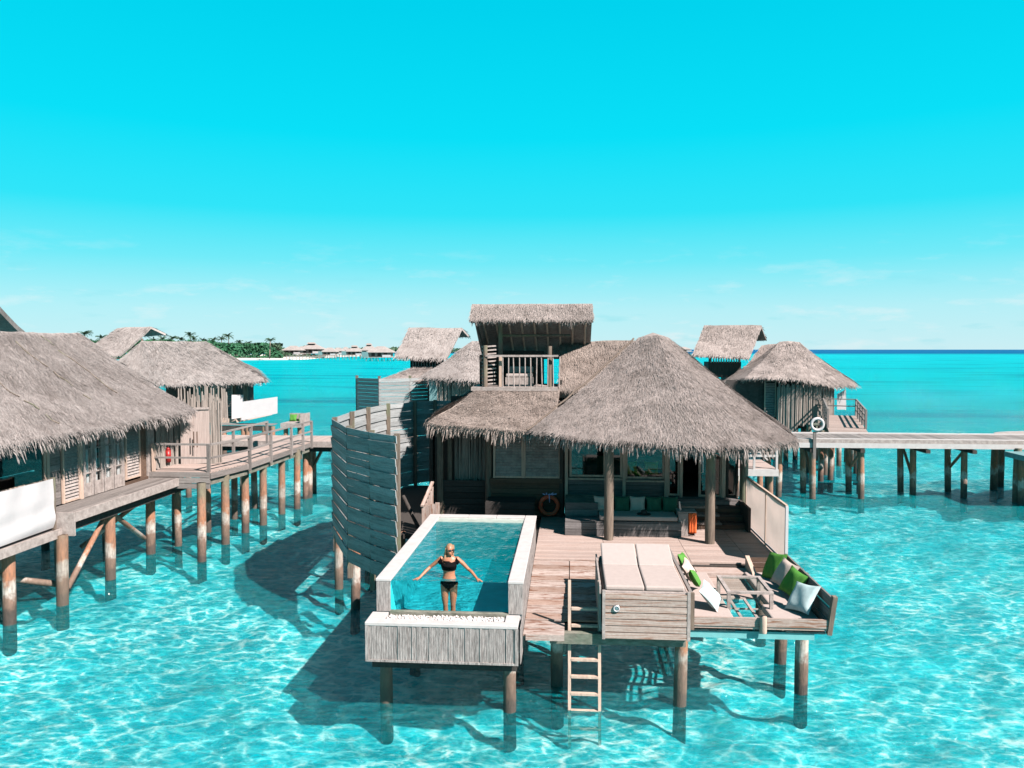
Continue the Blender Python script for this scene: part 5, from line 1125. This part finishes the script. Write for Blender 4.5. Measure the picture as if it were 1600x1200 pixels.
r10 = roof(bv, [(c1, c2, c3, c4)], 'thatch', res=.6, dens=130, blade=.45, bw=.035); fringe(r10, [(c4, c3, (0, -1, 0))], dens=45, ln=.35, bw=.04)
d1, d2, d3, d4 = Q(738, 533, 47), Q(790, 533, 47), Q(800, 600, 43), Q(722, 592, 43); d5 = Q(658, 588, 44)
r11 = roof(bv, [(d1, d2, d3, d4), (d1+Vector((-.02, 0, 0)), d1, d4, d5)], 'thatchg', res=.6, dens=130, blade=.45, bw=.035)
fringe(r11, [(d5, d4, (0, -1, 0)), (d4, d3, (0, -1, 0))], 'thatchg', dens=60, ln=.55, bw=.045)
sticks('reed_wall', bv, Q(684, 600, 43.6), Q(775, 600, 43.6), 3.6, 5.4, 'reed', .09, .05, .12, .08); slab('wall_panel', bv, Q(671, 600, 43.7).x, Q(683, 600, 43.7).x, 43.65, 43.7, 3.6, 5.5, 'teal'); slab('core', bv, Q(668, 600, 44).x, Q(800, 600, 44).x, 44.0, 49, 2.5, 5.6, 'dark')
for x in (-9, -7, -5, -3): pile(bv, x, 44.5, 2.6, .15)
bs = thing('round_bath_screen', 'smaller distant board screen left of the rear middle villa, half lit and half shaded', 'screen', (-10, 45, 2.5))
s0, s1, s2_, s3 = Q(557, 590, 45), Q(592, 590, 43.8), Q(640, 597, 44.6), Q(680, 600, 46)
for a, b, yo in ((s0, s1, 0), (s1, s2_, 0), (s2_, s3, 0)):
    for i in range(14): piece('board', 'screen', bs, Vector((a.x, a.y, 2.65+.212*i)), Vector((b.x, b.y, 2.65+.212*i)), .195, .04, (a-b).cross(Vector((0, 0, 1))))
for s_ in (s0, s1, s2_): piece('screen_post', 'post', bs, (s_.x, s_.y+.1, 2.2), (s_.x, s_.y+.1, 5.65), .14, .12); pile(bs, s_.x, s_.y+.3, 2.6, .15)

# ================================================================== REAR LEFT VILLA
cv_ = thing('water_villa', 'thatched villa beyond the curved walkway with pale curtained windows', 'villa', (-24, 52, 0))
e1, e2, e3, e4 = Q(222, 533, 53), Q(322, 534, 53), Q(418, 594, 50.5), Q(262, 600, 50.0)
e5, e6 = Q(150, 590, 51), Q(400, 575, 57)
r12 = roof(cv_, [(e1, e2, e3, e4), (e1+Vector((-.02, 0, 0)), e1, e4, e5), (e2, e2+Vector((0, .03, 0)), e6, e3)], 'thatchg', res=.7, dens=120, blade=.5, bw=.035); fringe(r12, [(e4, e3, (0, -1, 0)), (e5, e4, (-.3, -1, 0))], 'thatchg', dens=50, ln=.4, bw=.045)
g1, g2, g3, g4 = Q(183, 512, 55), Q(236, 510, 55), Q(186, 556, 52.5), Q(135, 545, 52.5)
r13 = roof(cv_, [(g1, g2, g3, g4), (g2, g1, g1+Vector((.7, .8, -.55)), g2+Vector((.7, .8, -.55)))], 'thatchg', res=.6, dens=130, blade=.45, bw=.035, thick=.16)
for px in (222, 208): p = Q(px, 536, 54); pole('tower_post', 'post', cv_, (p.x, 54, 6.8), (p.x, 54, 8.0), .09)
y_ = 51.2; X = lambda px: Q(px, 640, y_).x
slab('room_core', cv_, X(255), X(366), y_+.4, 54.5, 2.4, 5.0, 'dark'); slab('wall_panel', cv_, X(286), X(304), y_+.1, y_+.15, 2.6, 5.1, 'dark')
for a, b in ((306, 315), (317, 326), (328, 336), (337, 344)): windowf(cv_, (X(a), y_), (X(b), y_), 2.7, 5.1, 'frame'); slab('curtain', cv_, X(a)+.05, X(b)-.05, y_+.1, y_+.13, 2.8, 5.0, 'paleteal')
shutter(cv_, (X(347), y_), (X(364), y_), 2.6, 5.1, 'frame', 'grey', lv=.16); slab('wall_panel', cv_, X(365), X(369), y_, y_+.1, 2.5, 5.1, 'brown')
slab('floor_frame', cv_, X(250), X(374), y_-.6, 57, 2.2, 2.5, 'frame'); deckboards(cv_, 'grey', X(345), X(440), y_-1.8, y_-.7, 2.2, .3, name='deck_board'); slab('deck_beam', cv_, X(352), X(440), y_-1.75, y_-1.5, 1.8, 2.1, 'dark')
for px in (352, 366, 395, 402, 428, 440): pile(cv_, X(px), y_-1.6, 2.1, .16)
pole('veranda_pillar', 'post', cv_, (Q(384, 640, 51.3).x, 51.3, 2.4), (Q(384, 640, 51.3).x, 51.3, 5.3), .18)
for k, (qd, lb_) in enumerate((((377, 657, 433, 646, 433, 620, 377, 628), 'long white fabric screen on the deck of the rear left villa'), ((362, 655, 380, 652, 380, 617, 362, 617), 'narrow white fabric screen right beside the rear left villa wall'))):
    yq = 49.6 if k == 0 else 50.4; P = [Q(qd[2*i], qd[2*i+1], yq+(.6 if i in (1, 2) else 0)) for i in range(4)]; P += [p+Vector((0, .07, 0)) for p in P]
    m = MB(); m.add(P, [(0, 1, 2, 3), (7, 6, 5, 4), (0, 4, 5, 1), (1, 5, 6, 2), (2, 6, 7, 3), (3, 7, 4, 0)]); solo('fabric_screen', m, 'white', lb_, 'screen')
lo = thing('lounge_corner', 'small wooden lounge corner with green cushions beyond the curved walkway', 'lounge', Q(450, 668, 48.6)); p = Q(438, 668, 48.6); p2_ = Q(470, 660, 48.6)
slab('base', lo, p.x, p2_.x, 48.6, 50.4, p.z, p.z+.28, 'pale'); slab('backrest', lo, p2_.x-.08, p2_.x, 48.6, 50.4, p.z+.29, p.z+.85, 'pale'); slab('backrest', lo, p.x, p2_.x-.1, 50.3, 50.4, p.z+.29, p.z+.8, 'pale')
for x, lb_ in ((p.x+.35, 'green pillow in the distant lounge corner, the left one'), (p2_.x-.4, 'green pillow in the distant lounge corner, the right one')): pillow(lb_, 'green', (x, 50.0, p.z+.52), .5, (R(65), 0, 0), 'pillows in the distant lounge corner')
for x in (p.x+.2, p2_.x-.2): pile(lo, x, 49, p.z, .15)

# ================================================================== ISLAND
D_ = 520
def island():
    m = MB(); n = 60; cx, cy = -420, 700; P = []
    xs = [(-900, 560), (-330, 540), (-260, 520), (W(372, 560, y=505).x, 500), (W(455, 560, y=522).x, 516), (W(482, 560, y=540).x, 540), (W(505, 550, y=640).x, 640), (-230, 900), (-500, 1000), (-950, 950)]
    rings = [(1.0, -.3), (.985, .35), (.95, .9), (.8, 1.3)]; cc = (-420, 720)
    for s_, z in rings:
        for x, y in xs: P.append((cc[0]+(x-cc[0])*s_, cc[1]+(y-cc[1])*s_, z))
    k = len(xs); F = [(r*k+i, r*k+(i+1) % k, (r+1)*k+(i+1) % k, (r+1)*k+i) for r in range(3) for i in range(k)]+[tuple(3*k+i for i in range(k))]
    m.add(P, F); o = ob('beach', m, 'sand'); o['kind'] = 'structure'
island()
def leafcloud(n, box, size, hf, seed=1):
    r = np.random.default_rng(seed); x = r.uniform(box[0], box[1], n); y = r.uniform(box[2], box[3], n); A = []
    for i in range(n):
        h = hf(x[i], y[i]); 
        if h <= .3: continue
        z = h*(1-.55*r.random()**2); s = size*r.uniform(.5, 1.4); a = r.normal(size=3); a /= np.linalg.norm(a); b = np.cross(a, r.normal(size=3)); b /= np.linalg.norm(b)
        c = np.array((x[i], y[i], 1+z)); A.append(np.stack([c-a*s, c-b*s*.7, c+a*s, c+b*s*.7]))
    return np.concatenate(A)
def hf(x, y):
    rx = W(441, 546, y=y).x; edge = min(1, max(0, (y-535)/9))*min(1, max(0, (rx-x)/12))**.6
    return edge*(8.3+3.0*nz3((x, y, 0), .045)+2.4*nz3((x, y, 3), .13)+min(3.0, max(0, (rx-30-x)*.06)))
bush = blades('shoreline_bushes', leafcloud(34000, (-400, -195, 533, 600), 1.15, hf), M['leaf'], None)
def palm(px, py, d, h, label, seed):
    r = random.Random(seed); b = W(px, 546, y=d); t = thing('palm_tree', label, 'palm tree', (b.x, b.y, 1.0), 'palm trees on the island'); top = Vector((b.x+r.uniform(-1, 1), b.y, 1+h))
    m = MB(); m.tube((b.x, b.y, 1), (b.x+.3, b.y, 1+h*.5), .42, .34, 7); m.tube((b.x+.3, b.y, 1+h*.5), top, .34, .25, 7); ob('trunk', m, 'bark', t, True)
    V = []
    for i in range(24):
        a = 2.4*i+r.random(); L_ = h*.22*r.uniform(.8, 1.15)+1.2; up = r.uniform(-.45, 1.3); d1 = Vector((math.cos(a), math.sin(a), up+.25)); p = top.copy()
        for k in range(6):
            q_ = p+d1.normalized()*L_/6; d1.z -= .26; sd = d1.cross(Vector((0, 0, 1))).normalized()
            for s_ in (-1, 1):
                for w_ in (0, .5):
                    c0 = p.lerp(q_, w_); V += [c0, p.lerp(q_, w_+.45), c0+sd*s_*(1.0-.1*k)*L_*.17+Vector((0, 0, -.35))+(q_-p)*.6, c0+sd*s_*(1.0-.1*k)*L_*.17+Vector((0, 0, -.4))+(q_-p)*.4]
            p = q_
    V = np.array([tuple(v) for v in V])-np.array((b.x, b.y, 1.0)); o = blades('crown', V, M['palmleaf'], t)
    del o['kind']
PL = 'palm tree on the island '
for i, (px, d, h, lb_) in enumerate(((421, 505, 11.5, 'low full palm tree standing at the tip of the green bushes by the beach'), (358, 560, 15.5, 'tallest palm in the row behind the bushes'), (345, 590, 13.5, 'shorter palm just left of the tallest one behind the bushes'),
        (335, 600, 13, 'leftmost palm of the three behind the right part of the bushes'), (298, 560, 16, 'palm standing alone above the ridge of the rear left villa roof'), (303, 600, 14, 'thin palm beside the lone one above the rear left villa roof'), (132, 470, 15.5, 'tall feathery palm rising above the ridge of the left villa'), (160, 470, 13, 'lower palm right of the feathery one above the left villa'),
        (255, 560, 13.5, 'palm under the tip of the small rear lookout roof'), (270, 590, 14, 'palm in the dark clump right of the small rear lookout roof'), (283, 580, 13, 'bushy palm left of the lone palm'), (318, 590, 12.5, 'low palm between the lone one and the group of three'), (240, 560, 12.5, 'palm showing under the open gable of the small rear lookout'), (375, 600, 11, 'short palm right of the tallest one'), (390, 620, 10.5, 'short palm above the thickest green bushes'))):
    palm(px, 0, d, h+.8, lb_, i)
blades('far_tree_belt', leafcloud(9000, (-620, -205, 600, 660), 1.6, lambda x, y: 10.5 if x < W(440, 546, y=y).x else 0+.0*8.5+4*nz3((x, y, 9), .05)+2.5*nz3((x, y, 2), .16), 5), M['palmleaf'], None)['kind'] = 'stuff'
blades('far_tree_belt', leafcloud(5000, (-330, -215, 380, 420), 1.2, lambda x, y: 7+4*nz3((x, y, 9), .07), 6) if False else leafcloud(3500, (-560, 0, 900, 1000), 2.4, lambda x, y: 6+5*nz3((x, y, 9), .03), 6), M['palmleaf'], None)

# ================================================================== FAR VILLAS on stilts
def hut(px, pyb, wpx, hpx, d, label, group=None, teal_=False, lookout=False, seed=0):
    r = random.Random(seed); c0 = W(px, 546, y=d); mpp = d/1200; w_ = wpx*mpp; h_ = hpx*mpp; zb = max(1.2, CAM_H-(pyb-546)*mpp); zt = zb+h_; t = thing('stilt_villa', label, 'villa', (c0.x, d, 0), group)
    ze = zb+(zt-zb)*.45; x0, x1 = c0.x-w_/2, c0.x+w_/2; dp = w_*.6
    m = MB(); m.add([(x0, d, ze), (x1, d, ze), (x1, d+dp, ze), (x0, d+dp, ze), (c0.x-w_*.14, d+dp/2, zt), (c0.x+w_*.14, d+dp/2, zt), (x0, d, ze-.25), (x1, d, ze-.25), (x1, d+dp, ze-.25), (x0, d+dp, ze-.25)],
        [(0, 1, 5, 4), (1, 2, 5), (2, 3, 4, 5), (3, 0, 4), (6, 7, 1, 0), (7, 8, 2, 1), (8, 9, 3, 2), (9, 6, 0, 3), (9, 8, 7, 6)]); ob('roof', m, 'thatchg', t)
    k = w_*.1; ob('wall', MB().box(x0+k, x1-k, d+k, d+dp-k, zb, ze-.02), 'reed', t)
    for i in range(3): xx = x0+k+(w_-2*k)*(.12+.28*i); ob('window', MB().box(xx, xx+w_*.13, d+k-.06, d+k-.01, zb+.5, ze-.35), 'dark', t)
    ob('deck', MB().box(x0, x1+w_*.1, d-w_*.12, d+dp, zb-.35, zb-.05), 'pale', t)
    ob('fabric_screen', MB().box(x1-w_*.35, x1-w_*.05, d-w_*.11, d-w_*.09, zb, zb+(ze-zb)*.45), 'white', t)
    if teal_: ob('bath_screen', MB().box(x0-w_*.12, x0+w_*.10, d-w_*.05, d+dp*.5, zb-.3, ze+.2), 'teal', t)
    if lookout:
        y2 = d+dp*.3; ob('lookout_roof', MB().add([(c0.x-w_*.2, y2, zt+.1), (c0.x+w_*.16, y2, zt+.1), (c0.x+w_*.1, y2+2, zt+1.3), (c0.x-w_*.16, y2+2, zt+1.3), (c0.x-w_*.2, y2+4, zt+.1), (c0.x+w_*.16, y2+4, zt+.1)], [(0, 1, 2, 3), (3, 2, 5, 4), (1, 5, 2), (4, 0, 3), (0, 4, 5, 1)]) or None, 'thatch', t) if False else None
        b = MB(); b.add([(c0.x-w_*.2, y2, zt+.1), (c0.x+w_*.16, y2, zt+.1), (c0.x+w_*.1, y2+2, zt+1.3), (c0.x-w_*.16, y2+2, zt+1.3), (c0.x-w_*.2, y2+4, zt+.1), (c0.x+w_*.16, y2+4, zt+.1)], [(0, 1, 2, 3), (3, 2, 5, 4), (1, 5, 2), (4, 0, 3), (0, 4, 5, 1)]); ob('lookout_roof', b, 'thatch', t)
        ob('lookout_wall', MB().box(c0.x-w_*.14, c0.x+w_*.1, y2+.6, y2+3, zt-.8, zt+.12), 'dark', t)
    m = MB()
    for i in range(5):
        for yy in (d-w_*.08, d+dp*.8): m.tube((x0+w_*(.05+.22*i), yy, -1), (x0+w_*(.05+.22*i), yy, zb-.3), .22, .2, 5)
    ob('stilts', m, 'post', t, kind='stuff')
FV = ((455, 553, 34, 13, 620, 'leftmost distant stilt villa, right behind the beach palm', 0, 0), (484, 552, 40, 15, 640, 'wide distant villa with two joined roofs, second from the beach', 0, 1), (513, 555, 26, 12, 600, 'small distant villa with a pale screen in front, third from the beach', 1, 0),
      (527, 553, 20, 10, 700, 'narrow distant villa behind the third one from the beach', 0, 0), (552, 555, 30, 13, 620, 'distant villa with a teal screen left of the tallest lookout', 1, 1), (575, 554, 26, 15, 560, 'distant villa with the tallest lookout of the far row', 0, 1),
      (592, 558, 44, 17, 470, 'largest villa of the far row with a bright teal bath screen', 1, 0), (635, 559, 30, 14, 480, 'distant villa half hidden by the rear lookout roof, with a teal screen', 1, 0), (470, 550, 16, 9, 760, 'tiny villa in the gap between the first two of the far row', 0, 0), (539, 551, 14, 9, 800, 'tiny villa in the gap left of the one with the teal screen', 0, 0),
      (1068, 549, 26, 7, 640, 'far villa peeking between the big thatched roof and the rear lookout', 0, 0))
for i, (px, pyb, wp, hp_, d, lb_, tl_, lk_) in enumerate(FV): hut(px, pyb, wp, hp_, d, lb_, 'far row of stilt villas', tl_, lk_, i)
fj = thing('far_jetty', 'thin pale jetty on stilts from the beach towards the far villas', 'jetty', (-130, 520, 0)); xa_, xb_ = W(447, 557, y=520).x, W(556, 557, y=520).x
ob('deck', MB().box(xa_, xb_, 520, 523, 2.3, 2.6), 'coping', fj); m = MB()
for i in range(22): x = xa_+(xb_-xa_)*i/21; m.tube((x, 520.3, -1), (x, 520.3, 3.5), .2, .2, 5)
ob('stilts', m, 'post', fj)
for o in bpy.data.objects:
    if o.name.startswith(('shoreline_bushes', 'far_tree_belt')): o['kind'] = 'stuff'
bush['label'] = 'dense green bushes along the island beach';
